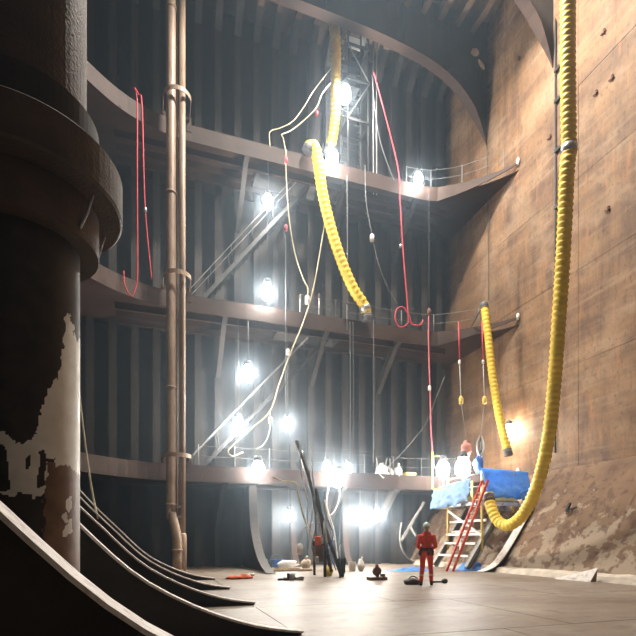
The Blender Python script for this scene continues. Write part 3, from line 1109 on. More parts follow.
# ================================================================== yellow ventilation hoses
def hose(pts, r, label, pitch=0.19, bands=(), cuff_end=True, cuff_start=False, sling=None):
    path = resample(catmull(pts, 0.05), pitch / 4)
    rs = [r * (1 + 0.085 * math.cos(2 * math.pi * i / 4)) for i in range(len(path))]
    low = min(path, key=lambda p: p.z)
    root = thing('ventilation_hose', path[-1], label, 'hose', 'yellow ventilation hoses')
    MB().tube(path, rs, 18).build('duct', 'hose_yellow', root, smooth=True)

    def ring(t, w, mat, nm, k=1.12):
        i = max(2, min(len(path) - 3, int(t * (len(path) - 1))))
        d = (path[i + 1] - path[i - 1]).normalized()
        c = path[i]
        MB().tube([c - d * w, c - d * w * 0.9, c + d * w * 0.9, c + d * w], [r, r * k, r * k, r], 18).build(nm, mat, root, smooth=True)
    for t in bands:
        if isinstance(t, Vector):
            t = min(range(len(path)), key=lambda i: (path[i] - t).length) / (len(path) - 1)
        ring(t, 0.12, 'steel_band', 'clamp_band')
    if cuff_end:
        ring(0.995, 0.16, 'hose_cuff', 'end_cuff', 1.08)
    if cuff_start:
        ring(0.005, 0.14, 'hose_cuff', 'end_cuff', 1.08)
    if sling:
        MB().tube([path[0], Vector(sling) + Vector((0, 0, 0.25)), Vector(sling)], 0.03, 7).build('sling', 'wire_dark', root, smooth=True)
    return path


h1 = [(568, 0, 15.3), (568, 60, 15.3), (568.5, 120, 15.35), (569, 150, 15.4), (567, 172, 15.4), (564, 240, 15.6), (559, 320, 15.9), (553, 400, 16.5), (547, 446, 17.0),
      (537, 486, 17.7), (524, 513, 18.5), (510, 525, 19.2), (499, 522, 19.7), (492, 510, 20.0), (488, 494, 20.3)]
pts = [px(u, v, d=d) for u, v, d in h1]
top = pts[0].copy()
top.z = ZD - 0.05
hose([top, top * 0.5 + pts[0] * 0.5] + pts, 0.215, 'very long yellow hose hanging from the deck and looping up to the blue tarpaulin',
     0.19, bands=(pts[3],))
h2 = [(333, 20), (336, 45), (335.5, 80), (335, 115), (332, 140), (328, 153)]
pts = [px(u, v, Y=22.15) for u, v in h2]
top = pts[0].copy()
top.z = ZD - 0.05
hose([top] + pts, 0.235, 'short yellow hose hanging beside the tall caged ladder above the uppermost girder', 0.24)
h3 = [(307, 152, 21.35), (310, 146, 21.3), (315, 148, 21.25), (318, 162, 21.2), (323, 195, 21.15), (332, 232, 21.1), (343, 265, 21.1), (354, 290, 21.15),
      (362, 302, 21.2), (366, 311, 21.25), (367, 321, 21.3)]
hose([px(u, v, Y=Y) for u, v, Y in h3], 0.235, 'curving yellow hose hung from the uppermost girder down to the middle one', 0.24, cuff_start=True, bands=(0.94,))
h4 = [(484, 304, 23.2), (486, 320, 23.1), (489, 345, 23.0), (493, 380, 22.9), (499, 415, 22.7), (506, 444, 22.4), (508.5, 455, 22.3)]
hose([px(u, v, d=d) for u, v, d in h4], 0.175, 'yellow hose hung from the middle girder tip against the rusty wall', 0.2, cuff_start=True, sling=(14.9, 20.62, ST_Z[1] - 0.2))

# ================================================================== ropes, hoses and wires
def rope(name, pts, r, mat, label, cat, group=None, Y=None, d=None, ends=()):
    P = []
    for p in pts:
        if len(p) == 3:
            P.append(px(p[0], p[1], Y=p[2]))
        elif Y is not None:
            P.append(px(p[0], p[1], Y=Y))
        else:
            P.append(px(p[0], p[1], d=d))
    path = catmull(P, 0.12)
    root = thing(name, min(path, key=lambda p: p.z), label, cat, group)
    MB().tube(path, r, 7).build('line', mat, root, smooth=True)
    for (u, v, s, m_, nm) in ends:
        c = px(u, v, Y=Y) if Y is not None else px(u, v, d=d)
        MB().lathe([(0.25 * s, -s), (0.6 * s, -0.8 * s), (0.6 * s, 0.6 * s), (0.3 * s, s)], c, 10).build(nm, m_, root, smooth=True)
    return root


rope('air_hose', [(123.7, 271), (124.5, 284), (131, 296), (136.5, 284), (137.5, 260), (137.2, 180), (137, 100), (134, 88), (139, 95), (142, 106), (145, 206), (151.5, 279)],
     0.027, 'rope_red', 'red hose looped over the uppermost girder between the column and the twin pipes', 'hose', d=19.2, ends=((145.4, 210, 0.1, 'steel_band', 'coupling'),))
rope('air_hose', [(374, 72), (385, 114), (398, 168), (400, 200), (403, 250), (408, 314), (407, 324), (400, 327), (395, 319), (397, 309), (403, 307), (409, 316), (412, 324), (420, 325), (423, 320)],
     0.03, 'rope_red', 'red hose hanging past the uppermost girder and ending in a coil on the middle one', 'hose', Y=21.15, ends=((400.5, 246, 0.1, 'steel_band', 'coupling'),))
rope('air_hose', [(429, 308), (428.5, 330), (429, 360), (430, 390), (431, 430), (434, 468)], 0.034, 'rope_pink',
     'pink hose hanging straight from the middle girder to the lowest one', 'hose', Y=21.3, ends=((429.5, 388, 0.13, 'white_paint', 'coupling'), (429, 312, 0.16, 'tool_rust', 'hanger')))
rope('rope', [(286, 150), (286, 170), (289, 217), (295, 253), (303, 278), (308, 288), (307.5, 297)], 0.024, 'rope_cream',
     'cream rope hanging below the uppermost girder with a white end near the middle girder', 'rope', Y=21.3, ends=((307.5, 300, 0.2, 'white_paint', 'plug'), (286, 160, 0.14, 'rope_pink', 'red_tag'), (286, 228, 0.14, 'rope_pink', 'red_tag')))
rope('rope', [(326, 215), (322, 240), (313, 290), (303, 323), (291, 352), (280, 382), (270, 411), (252, 428), (233, 445), (228, 451), (232, 456), (243, 452)], 0.03, 'rope_cream',
     'long cream cable slanting from the curving yellow hose down over the stairway', 'cable', Y=21.3, ends=((288, 352, 0.14, 'white_paint', 'plug'),))
rope('rope', [(270, 411), (270.5, 424), (268, 437), (262, 446), (256, 449)], 0.028, 'rope_white', 'short white cable hanging in a hook by the lower stairway', 'cable', Y=21.3, ends=((270.5, 420, 0.16, 'white_paint', 'plug'),))
rope('rope', [(270, 147, 21.66), (270, 132), (280, 128), (293, 121), (305, 105), (314, 90), (333, 66, 22.15)], 0.022, 'rope_cream', 'cream line sagging from the tall caged ladder, the higher of two', 'rope', 'cream lines by the tall caged ladder', Y=22.2)
rope('rope', [(286, 153, 21.64), (283, 138), (281.5, 134.5), (290, 131), (302, 122), (316, 108), (322, 94), (333, 80, 22.15)], 0.025, 'rope_cream', 'cream line sagging from the tall caged ladder, the lower of two', 'rope', 'cream lines by the tall caged ladder', Y=21.9, ends=((316.5, 113, 0.12, 'rope_red', 'red_tag'),))
rope('rope', [(72, 268, 19.0), (75, 330, 15.0), (78, 372), (80, 400), (86, 450), (92, 490), (98, 519)], 0.022, 'rope_cream', 'thin cream rope trailing down beside the column to a floor web', 'rope', Y=13.11)
rope('cable', [(365, 165), (366, 200), (371, 230), (378, 262), (388, 288), (398, 304)], 0.016, 'wire_grey', 'thin grey wire curving from the uppermost girder to the red coil', 'wire', Y=21.2, ends=((372, 238, 0.18, 'rope_white', 'splice'),))
rope('cable', [(372, 75), (375, 110), (380, 140), (388, 165), (394, 180)], 0.018, 'wire_grey', 'thin grey wire hanging beside the red hose under the arched girder', 'wire', Y=21.5)
rope('cable', [(429, 190), (429, 250), (429, 306)], 0.014, 'wire_dark', 'thin dark wire dropping from the uppermost girder to the pink hose', 'wire', Y=21.35)
rope('cable', [(487, 145), (488, 220), (488.5, 300)], 0.016, 'wire_dark', 'thin dark wire dropping from the foot of the far arched girder', 'wire', Y=20.9)
rope('cable', [(300, 441), (301, 470), (308, 500)], 0.025, 'rope_white', 'short white cable hanging on the leaning drill mast', 'cable', d=17.6)
WIRES = [(285.5, 236, 430, 'grey wire hanging straight down past the stairways, below a red tag'),
         (350, 322, 470, 'grey wire hanging below the end of the curving yellow hose, nearer the stairway'),
         (353, 322, 460, 'grey wire hanging below the end of the curving yellow hose, beside its twin'),
         (373.5, 320, 462, 'grey wire hanging from the middle girder right beside the curving yellow hose'),
         (347, 176, 330, 'grey wire hanging below the uppermost girder beside the curving yellow hose')]
for (u, va, vb, lab) in WIRES:
    rope('cable', [(u, va), (u + 0.4, (va + vb) / 2), (u, vb)], 0.017, 'wire_grey', lab, 'wire', Y=21.35)
rope('rope', [(273, 477), (283, 481), (296, 483), (298, 492), (305, 520), (314, 541)], 0.03, 'rope_cream', 'cream cable running from the lamp on the lowest girder to the drill mast', 'cable', d=18.6)
rope('cable', [(340, 486), (339, 500), (334, 512), (329, 515), (327, 508)], 0.025, 'rope_white', 'white cable looping below the large lamp on the lowest girder', 'cable', Y=21.2)
rope('cable', [(329, 485), (327, 505), (334, 530), (338, 560)], 0.022, 'rope_white', 'white cable falling from the lowest girder behind the drill mast', 'cable', Y=21.3)
rope('cable', [(302, 436), (310, 447), (330, 448), (372, 452)], 0.009, 'wire_grey', 'thin grey line strung over the lamps on the lowest girder', 'wire', Y=21.5)
rope('cable', [(445, 376), (436, 398), (425, 425), (400, 455), (386, 468)], 0.016, 'wire_grey', 'thin grey stay slanting from the middle girder corner to the white bags', 'wire', Y=21.4)

# hoist lines with yellow weights near the corner
for i, (u, lab) in enumerate(((459.5, 'hoist line with a yellow weight, farther from the hanging yellow hose, carrying a pink bundle'),
                              (483, 'hoist line with a yellow weight right beside the hanging yellow hose'))):
    d = 22.8
    ptop, pmid, pw2 = px(u - 1, 322, d=d), px(u, 362, d=d), px(u + 1.5, 400, d=d)
    pend = px(u + 6.5, 442, d=22.3) if i == 0 else px(u - 2.5, 437, d=22.5)
    root = thing('hoist_line', pend, lab, 'hoist line', 'hoist lines in the corner')
    MB().tube([ptop, pmid], 0.03, 7).build('strap', 'rope_red', root, smooth=True)
    MB().tube([pmid, pw2], 0.018, 6).build('line', 'rope_white', root, smooth=True)
    MB().tube([pw2, pend], 0.014, 6).build('tail_line', 'wire_grey', root, smooth=True)
    MB().lathe([(0.03, -0.2), (0.1, -0.16), (0.11, 0.06), (0.05, 0.17), (0.02, 0.2)], pw2, 12).build('weight', 'yellow_paint', root, smooth=True)
    MB().lathe([(0.03, -0.1), (0.06, -0.06), (0.06, 0.06), (0.03, 0.1)], pmid, 10).build('hook', 'white_paint', root, smooth=True)
pb = px(466, 450, d=22.3)
mb = MB().blob(pb, (0.26, 0.22, 0.34), 14, 10, 0.5, 3.0)
mb.tube([pb + Vector((0, 0, 0.25)), pb + Vector((0, 0, 0.45))], 0.05, 8)
tag(mb.build('tool_bag', 'bag_pink', smooth=True, origin=pb), 'pink cloth bundle hanging on a line above the scaffold lamps', 'bag')
pb = px(480.5, 448, d=22.5)
mb = MB().tube(catmull([pb + Vector((0.0, 0, 0.55)), pb + Vector((-0.16, 0, 0.2)), pb + Vector((-0.12, 0, -0.25)), pb + Vector((0.1, 0, -0.3)), pb + Vector((0.16, 0, 0.1)), pb + Vector((0.03, 0, 0.5))], 0.05), 0.055, 8)
mb.tube(catmull([pb + Vector((0.0, 0.05, 0.5)), pb + Vector((-0.1, 0.06, 0.1)), pb + Vector((0, 0.06, -0.2)), pb + Vector((0.1, 0.05, 0.1)), pb + Vector((0.0, 0.05, 0.5))], 0.05), 0.05, 8)
tag(mb.build('cable_coil', 'beam_grey', smooth=True, origin=pb), 'dark grey coil of cable hanging above the blue tarpaulin', 'coil')
pb = px(478.5, 464, d=22.0)
mb = MB().blob(pb, (0.24, 0.2, 0.36), 14, 10, 0.4, 5.0)
mb.tube([pb + Vector((-0.05, 0, 0.3)), pb + Vector((0.05, 0, 0.55)), pb + Vector((0.12, 0, 0.3))], 0.025, 6)
tag(mb.build('tool_bag', 'bag_blue', smooth=True, origin=pb), 'dark blue bag hanging beside the scaffold lamps', 'bag')

# conduit with clips on the rusty wall
pa, pc = px(553, 66, X=XR - 0.1), px(557, 215, X=XR - 0.1)
yk = (pa.y + pc.y) / 2
root = thing('conduit', (XR - 0.08, yk, 12.0), 'dark vertical conduit with clips on the rusty wall beside the long yellow hose', 'conduit')
MB().tube([(XR - 0.08, yk, 23.4), (XR - 0.08, yk, 5.0)], 0.035, 8).build('pipe', 'wire_dark', root, smooth=True)
for z in (21.2, 19.9, 17.8, 15.4, 12.6, 9.5):
    MB().bar((XR, yk - 0.16, z), (XR - 0.13, yk - 0.16, z), 0.4, 0.14).build('clip', 'tool_black', root)

# ================================================================== lamps
def lamp(u, v, Y=None, d=None, X=None, s=1.0, power=1.0, label='', up=None, stand=None, rgb=LAMP_RGB, under=None, arm=None, on=None):
    p = px(u, v, Y=Y, d=d, X=X)
    root = thing('work_lamp', p, label, 'lamp', 'glaring white work lamps')
    R, H = 0.175 * s, 0.27 * s
    if under is not None:
        up = under - p.z
    if on is not None:
        stand = p.z - on
    if arm is not None:
        MB().tube([p + Vector((0, 0, H * 1.3)), Vector((arm[0] if arm[0] is not None else p.x, arm[1], p.z + H * 1.6))], 0.025, 7).build('arm', 'lamp_body', root, smooth=True)
    MB().lathe([(0.02, -H), (R * 0.6, -H * 0.85), (R, -H * 0.4), (R, H * 0.4), (R * 0.6, H * 0.85), (0.02, H)], p, 18).build('bulb', 'lamp_glass', root, smooth=True)
    MB().lathe([(R * 0.5, H * 0.92), (R * 0.75, H * 1.0), (R * 0.55, H * 1.5), (0.02, H * 1.55)], p, 12).build('socket', 'lamp_body', root, smooth=True)
    mb = MB()
    for k in range(4):
        a = math.pi / 2 * k + 0.4
        e = Vector((math.cos(a), math.sin(a), 0))
        mb.tube([p + e * (R * 0.7) + Vector((0, 0, H)), p + e * (R * 1.25) + Vector((0, 0, H * 0.4)), p + e * (R * 1.25) - Vector((0, 0, H * 0.4)), p - Vector((0, 0, H * 1.08))], 0.008, 4)
    mb.build('guard', 'wire_grey', root)
    if up:
        MB().tube([p + Vector((0, 0, H * 1.5)), p + Vector((0.02, 0, up * 0.5)), p + Vector((0, 0.0, up))], 0.012, 6).build('cable', 'wire_grey', root, smooth=True)
    if stand:
        MB().tube([p - Vector((0, 0, H * 1.02)), p - Vector((0, 0, stand))], 0.025, 7).build('stand_pole', 'wire_grey', root, smooth=True)
        MB().box((p.x - 0.15, p.y - 0.15, p.z - stand), (p.x + 0.15, p.y + 0.15, p.z - stand + 0.03)).build('stand_base', 'lamp_body', root)
    ld = bpy.data.lights.new('lamp_light', 'POINT')
    ld.energy = LAMP_W * power
    ld.color = rgb
    ld.shadow_soft_size = 0.08 * s
    lo = bpy.data.objects.new('lamp_light', ld)
    COL.objects.link(lo)
    lo.parent = root
    return root


G = 'work lamp glaring white '
lamp(345, 95, Y=21.75, s=1.5, power=3.4, label=G + 'on the tall ladder, close to the short yellow hose', arm=(9.25, 22.8))
lamp(333, 158, Y=21.3, s=1.3, power=1.3, label=G + 'at the uppermost girder, between the two upper yellow hoses', arm=(None, 21.66))
lamp(418, 180, Y=21.45, s=1.2, power=0.9, label=G + 'at the uppermost girder near its tip on the rusty wall', arm=(None, 21.66))
lamp(268, 202, Y=22.0, s=1.2, power=1.2, label=G + 'below the uppermost girder by the upper stairway', under=ST_Z[0] - 0.38)
lamp(267, 292, Y=21.3, s=1.4, power=1.4, label=G + 'in front of the middle girder, below the upper stairway', arm=(None, 21.66), up=4.0)
lamp(248, 374, Y=21.7, s=1.4, power=1.4, label=G + 'above the handrail of the lower stairway', under=ST_Z[1] - 0.38)
lamp(238, 427, Y=21.9, s=1.4, power=1.3, label=G + 'close to the foot of the lower stairway', under=ST_Z[1] - 0.38)
lamp(287, 425, Y=22.1, s=1.2, power=1.2, label=G + 'under the middle of the lower stairway', under=ST_Z[1] - 0.38)
lamp(258, 470, Y=21.1, s=1.5, power=0.8, label=G + 'on the lowest girder below the lower stairway', arm=(None, 21.66))
lamp(288, 516, Y=22.6, s=1.1, power=1.1, label=G + 'under the lowest girder behind the drill mast', under=ST_Z[2] - 0.38)
lamp(327, 467, Y=21.95, s=1.1, power=0.6, label=G + 'on the lowest girder, nearer the drill mast of a standing pair', on=ST_Z[2] - 0.35)
lamp(348, 469, Y=21.95, s=1.1, power=0.6, label=G + 'on the lowest girder, nearer the white bags of a standing pair', on=ST_Z[2] - 0.35)
lamp(338, 479, Y=21.05, s=1.5, power=0.8, label=G + 'hanging on the face of the lowest girder between a standing pair', arm=(None, 21.66))
lamp(360, 516, Y=22.8, s=1.1, power=1.1, label=G + 'under the lowest girder, nearer the drill mast of two', under=ST_Z[2] - 0.38)
lamp(377, 516, Y=22.8, s=1.1, power=1.1, label=G + 'under the lowest girder, nearer the pale corner bracket of two', under=ST_Z[2] - 0.38)
lamp(443, 470, X=13.15, s=1.7, power=0.8, label=G + 'on the scaffold, nearer the yellow hanging frame', on=3.0)
lamp(463, 468, X=13.15, s=1.8, power=0.85, label=G + 'on the scaffold, nearer the blue tarpaulin', on=3.0)
lamp(509, 431, X=XR - 0.35, s=1.2, power=0.7, label=G + 'against the rusty wall beside the end of a yellow hose', arm=(XR, 19.3), rgb=(1.0, 0.86, 0.66))

kp = Vector((7.4, 15.2, 26.3))
root = thing('flood_lamp', kp, 'large round floodlight hung high below the deck over the tank floor', 'lamp')
MB().lathe([(0.05, 0.0), (0.3, 0.06), (0.38, 0.2), (0.36, 0.34), (0.1, 0.4)], kp, 24).build('bulb', 'lamp_glass', root, smooth=True)
MB().lathe([(0.3, 0.41), (0.34, 0.44), (0.2, 0.7), (0.05, 0.74)], kp, 20).build('housing', 'lamp_body', root, smooth=True)
MB().tube([kp + Vector((0, 0, 0.7)), (kp.x, kp.y, ZD)], 0.02, 6).build('cable', 'wire_dark', root, smooth=True)
ld = bpy.data.lights.new('lamp_light', 'POINT')
ld.energy = KEY_W
ld.color = LAMP_RGB
ld.shadow_soft_size = 0.7
lo = bpy.data.objects.new('lamp_light', ld)
COL.objects.link(lo)
lo.parent = root
lo.location = (0, 0, 0.2)

# ================================================================== scaffold on the slope
X0, X1, Y0, Y1, ZP = 13.0, 15.2, 17.6, 20.6, 3.0
sc = thing('scaffold', ((X0 + X1) / 2, (Y0 + Y1) / 2, 0), 'work scaffold of planks and yellow posts standing on the rusty slope', 'scaffold')
np_ = 7
for k in range(np_):
    xa = X0 + (X1 - X0) * k / np_
    MB().box((xa + 0.01, Y0, ZP - 0.06), (xa + (X1 - X0) / np_ - 0.01, Y1, ZP)).build('plank', 'plank_wood', sc)
for y in (Y0 + 0.05, Y1 - 0.05):
    MB().box((X0 - 0.04, y - 0.05, ZP - 0.22), (X1, y + 0.05, ZP - 0.065)).build('ledger', 'white_paint', sc)
MB().box((X0 - 0.05, Y0, ZP - 0.2), (X0 + 0.03, Y1, ZP - 0.065)).build('ledger', 'galvanised', sc)
for (x, y, za, zb_) in ((13.3, Y0 + 0.05, 0.85, ZP + 1.25), (13.3, Y1 - 0.4, 0.85, ZP + 1.25), (14.9, Y0 + 0.05, 2.5, ZP + 1.2), (14.9, Y1 - 0.05, 2.5, ZP + 1.2)):
    MB().tube([(x, y, za), (x, y, zb_)], 0.055, 10).build('post', 'yellow_paint', sc, smooth=True)
for (z, xa) in ((1.55, 13.3), (2.15, 13.5)):
    MB().bar((xa, Y0 + 0.05, z), (xa, Y1 - 0.3, z), 0.07, 0.1).build('cross_bar', 'white_paint', sc)
MB().bar((13.3, Y0 + 0.1, 1.5), (13.3, Y1 - 0.4, 2.7), 0.06, 0.1).build('brace', 'white_paint', sc)
MB().bar((13.3, Y0 + 0.08, 2.72), (14.9, Y0 + 0.08, 2.55), 0.06, 0.09).build('brace', 'galvanised', sc)
for z in (ZP + 0.6, ZP + 1.15):
    MB().tube([(X0 + 0.3, Y0 + 0.06, z), (X1 - 0.3, Y0 + 0.06, z)], 0.03, 8).build('guard_bar', 'galvanised', sc, smooth=True)
    MB().tube([(X0 + 0.3, Y0 + 0.06, z), (X0 + 0.3, Y1 - 0.35, z)], 0.03, 8).build('guard_bar', 'galvanised', sc, smooth=True)
MB().box((X0 - 0.06, Y0 + 0.2, ZP), (X0 - 0.02, Y1, ZP + 0.16)).build('toe_board', 'yellow_paint', sc)
MB().box((X0 + 0.1, Y0 - 0.05, ZP), (X1 - 0.2, Y0 - 0.01, ZP + 0.16)).build('toe_board', 'yellow_paint', sc)

# inclined rail beams under it, lying up the slope
for (y, lab) in ((20.3, 'grey inclined beam up the slope under the scaffold, behind the red ladder'),
                 (17.72, 'grey inclined beam up the slope under the scaffold, nearer the pale curved bracket')):
    root = thing('slope_beam', (12.7, y, 0), lab, 'beam', 'inclined beams on the slope')
    a = Vector((12.62, y, 0.10))
    c = a + HD * 3.3
    MB().bar(a, c, 0.02, 0.22, up=HN).build('web', 'beam_grey', root)
    for o_ in (-0.12, 0.12):
        MB().bar(a + HN * o_, c + HN * o_, 0.24, 0.025, up=HN).build('flange', 'beam_grey', root)
    for t in (1.4, 2.9):
        q = a + HD * t
        MB().bar(q - HN * 0.13, q - HN * 0.6, 0.08, 0.08, up=(0, 1, 0)).build('strut', 'beam_grey', root)
# white step frames between the beams
root = thing('step_frame', (12.9, 19.0, 0), 'white tubular step frame between the grey inclined beams', 'frame')
for t in (0.5, 1.15, 1.8):
    a = Vector((12.62, 0, 0.10)) + HD * t + HN * 0.17
    MB().bar((a.x, 17.85, a.z), (a.x, 20.15, a.z), 0.06, 0.09).build('step', 'white_paint', root)
a = Vector((12.62, 0, 0.10)) + HD * 0.5 + HN * 0.22
c = Vector((12.62, 0, 0.10)) + HD * 1.8 + HN * 0.22
MB().bar((a.x, 18.4, a.z), (c.x, 19.4, c.z), 0.05, 0.08).build('brace', 'white_paint', root)

# red ladder
fa, ta = px(446.3, 571.5, z=0.0), px(482.5, 480, d=20.2)
fb, tb = px(452.8, 571.5, z=0.0), px(488, 480, d=20.0)
root = thing('ladder', (fa + fb) / 2, 'red ladder leaning from the floor against the scaffold', 'ladder')
for a, c in ((fa, ta), (fb, tb)):
    MB().bar(a, c, 0.05, 0.1, up=(1, 0, 0.3)).build('stile', 'red_paint', root)
for k in range(1, 14):
    t = k / 14
    MB().tube([fa.lerp(ta, t), fb.lerp(tb, t)], 0.02, 7).build('rung', 'white_paint', root, smooth=True)


# tarpaulins
def sheet(name, mat, label, corners, nu, nv, fold, seed, thick=0.012, droop=0.0, cat='tarpaulin'):
    """a sheet hung between four corner points (a, b along the top; d, c below), folded and creased"""
    a, b_, c, d = [Vector(p) for p in corners]
    n = (b_ - a).cross(d - a).normalized()
    V = []
    for j in range(nv + 1):
        for i in range(nu + 1):
            s, t = i / nu, j / nv
            p = a.lerp(b_, s).lerp(d.lerp(c, s), t)
            q = Vector((s * 4, t * 3, seed))
            off = fold * (0.8 * abs(mnoise.noise(Vector((s * 7, t * 1.2, seed)))) + 0.7 * mnoise.noise(q * 1.6)) * (0.35 + t)
            p = p + n * off
            p.z -= droop * t * (0.5 + 0.5 * mnoise.noise(Vector((s * 5, 0, seed + 4)))) * (j == nv)
            V.append(p)
    mb = MB()
    N2 = len(V)
    mb.v = [tuple(p) for p in V] + [tuple(p - n * thick) for p in V]
    W = nu + 1
    for j in range(nv):
        for i in range(nu):
            q = j * W + i
            mb.f.append((q, q + 1, q + W + 1, q + W))
            mb.f.append((N2 + q, N2 + q + W, N2 + q + W + 1, N2 + q + 1))
    for i in range(nu):
        q = i
        mb.f.append((q, N2 + q, N2 + q + 1, q + 1))
        q = nv * W + i
        mb.f.append((q, q + 1, N2 + q + 1, N2 + q))
    for j in range(nv):
        q = j * W
        mb.f.append((q, q + W, N2 + q + W, N2 + q))
        q = j * W + nu
        mb.f.append((q, N2 + q, N2 + q + W, q + W))
    return tag(mb.build(name, mat, smooth=True, origin=mb.base()), label, cat)


sheet('tarpaulin', 'tarp_blue', 'blue tarpaulin stretched over the scaffold side facing the yellow hose loop',
      [(15.75, Y0 + 0.1, ZP + 1.32), (13.2, Y0 + 0.0, ZP + 1.35), (13.2, Y0 - 0.5, ZP + 0.1), (15.5, Y0 - 0.5, ZP + 0.1)], 40, 18, 0.12, 1.0, droop=0.1)
sheet('tarpaulin', 'tarp_blue', 'blue tarpaulin corner drooping from the scaffold between the arms of the yellow hose',
      [(15.85, Y0 - 0.5, ZP + 0.75), (14.7, Y0 - 0.56, ZP + 0.3), (14.95, Y0 - 0.75, ZP - 0.75), (15.35, Y0 - 0.7, ZP - 0.7)], 20, 18, 0.18, 2.3, droop=0.25)
sheet('tarpaulin', 'tarp_pale', 'pale blue tarpaulin draped over the scaffold edge under the two large lamps',
      [(X0 - 0.12, Y0 + 0.25, ZP + 0.95), (X0 - 0.12, Y1 + 0.15, ZP + 0.75), (X0 - 0.25, Y1 + 0.25, ZP - 0.12), (X0 - 0.2, Y0 + 0.3, ZP + 0.1)], 40, 18, 0.2, 5.1, droop=0.35)


def crumple(name, mat, label, c, s, seed, cat='tarpaulin', amp=0.9):
    mb = MB()
    nu, nv = 26, 18
    for j in range(nv + 1):
        for i in range(nu + 1):
            a, b_ = i / nu * 2 - 1, j / nv * 2 - 1
            rad = min(1.0, math.hypot(a, b_))
            rim = 1 + 0.25 * mnoise.noise(Vector((a * 2, b_ * 2, seed)))
            h = (1 - rad ** 2) * (0.45 + amp * abs(mnoise.noise(Vector((a * 3, b_ * 3, seed))))) + 0.06
            h += 0.25 * (1 - rad) * abs(mnoise.noise(Vector((a * 8, b_ * 8, seed + 3))))
            mb.v.append((c[0] + a * s[0] * rim, c[1] + b_ * s[1] * rim, max(0.01, h * s[2])))
    W = nu + 1
    for j in range(nv):
        for i in range(nu):
            q = j * W + i
            mb.f.append((q, q + 1, q + W + 1, q + W))
    n0 = len(mb.v)
    mb.v += [(x, y, 0.003) for x, y, z in mb.v]
    for j in range(nv):
        for i in range(nu):
            q = n0 + j * W + i
            mb.f.append((q, q + W, q + W + 1, q + 1))
    ring = [i for i in range(W)] + [j * W + nu for j in range(1, nv + 1)] + [nv * W + i for i in reversed(range(nu))] + [j * W for j in reversed(range(1, nv))]
    for a, b_ in zip(ring, ring[1:] + ring[:1]):
        mb.f.append((a, n0 + a, n0 + b_, b_))
    return tag(mb.build(name, mat, smooth=True, origin=mb.base()), label, cat)


p = px(467, 570, z=0.0)
crumple('tarpaulin', 'tarp_blue', 'crumpled blue tarpaulin on the floor at the foot of the red ladder', (p.x + 0.1, p.y - 0.2, 0), (0.65, 0.45, 0.5), 1.7)
p = px(425, 571, z=0.0)
crumple('tarpaulin', 'tarp_blue', 'flat blue tarpaulin on the floor behind the worker in red', (p.x - 0.5, p.y + 0.3, 0), (0.9, 0.5, 0.2), 4.2)

# yellow hanging frame beside the scaffold
a, b_, c, d = px(432.5, 452, d=22.9), px(432.5, 489, d=22.9), px(444, 489, d=22.7), px(446, 484, d=22.6)
root = thing('hanging_frame', b_, 'yellow rectangular pole frame hanging at the girder end beside the scaffold', 'frame')
MB().bar(a, b_, 0.07, 0.07).build('pole', 'yellow_paint', root)
MB().bar(b_, c, 0.07, 0.07).build('pole', 'yellow_paint', root)
MB().bar(a + Vector((0, 0, -0.2)), a + Vector((0.25, -0.2, -0.2)), 0.05, 0.05).build('pole', 'yellow_paint', root)

# ================================================================== leaning drill mast and floor clutter
def fl(u, v):
    return px(u, v, z=0.0)


D = 17.6
root = thing('drill_mast', fl(333, 577), 'tall dark lattice mast leaning over the floor below the lamps on the lowest girder', 'mast')
a0, a1 = px(341, 575, d=D), px(296, 441, d=D + 0.8)
b0, b1 = px(330, 570, d=D + 0.5), px(303.5, 455, d=D + 1.1)
MB().bar(a0, a1, 0.1, 0.12, up=(0, 1, 0)).build('stile', 'tool_black', root)
MB().bar(b0, b1, 0.07, 0.09, up=(0, 1, 0)).build('stile', 'beam_grey', root)
for k in range(1, 12):
    t = k / 12
    MB().tube([a0.lerp(a1, t * 0.9), b0.lerp(b1, t * 0.97)], 0.022, 6).build('rung', 'beam_grey', root, smooth=True)
MB().bar(px(316, 489, d=D + 0.75), px(331, 572, d=D + 0.1), 0.09, 0.09).build('stile', 'tool_black', root)
for k in range(1, 9):
    t = k / 9
    MB().tube([px(316, 489, d=D + 0.75).lerp(px(331, 572, d=D + 0.1), t), px(312, 489, d=D + 0.6).lerp(px(341, 575, d=D), t)], 0.018, 6).build('rung', 'galvanised', root, smooth=True)
MB().bar(px(324, 500, d=D + 0.7), px(333, 540, d=D + 0.35), 0.08, 0.08).build('slide', 'white_paint', root)
for (ua, va, ub, vb, r_, mt) in ((314, 541, 314.5, 575, 0.05, 'tool_black'), (325, 520, 325, 577, 0.06, 'tool_black'), (311, 443, 318, 560, 0.03, 'wire_grey'),
                                 (340, 545, 340, 578, 0.035, 'tool_black'), (314, 495, 308, 548, 0.02, 'wire_grey')):
    pa = px(ua, va, d=D + 0.2)
    pb = fl(ub, vb)
    pb.z = max(pb.z, 0.01)
    MB().tube([pa, pb if vb > 570 else px(ub, vb, d=D + 0.2)], r_, 8).build('leg', mt, root, smooth=True)
MB().bar(px(313, 545, d=D + 0.2), px(326, 545, d=D + 0.1), 0.06, 0.07).build('cross_head', 'tool_black', root)
pm = px(318, 553, d=D + 0.15)
MB().box((pm.x - 0.14, pm.y - 0.14, pm.z - 0.3), (pm.x + 0.14, pm.y + 0.14, pm.z + 0.28)).build('motor', 'tool_rust', root)
MB().lathe([(0.07, -0.18), (0.12, -0.14), (0.12, 0.14), (0.07, 0.18)], px(318, 541, d=D + 0.1), 14).build('drive_head', 'orange_red', root)
MB().lathe([(0.04, -0.12), (0.07, -0.1), (0.07, 0.1), (0.03, 0.13)], px(317, 560, d=D), 12).build('gauge', 'galvanised', root)
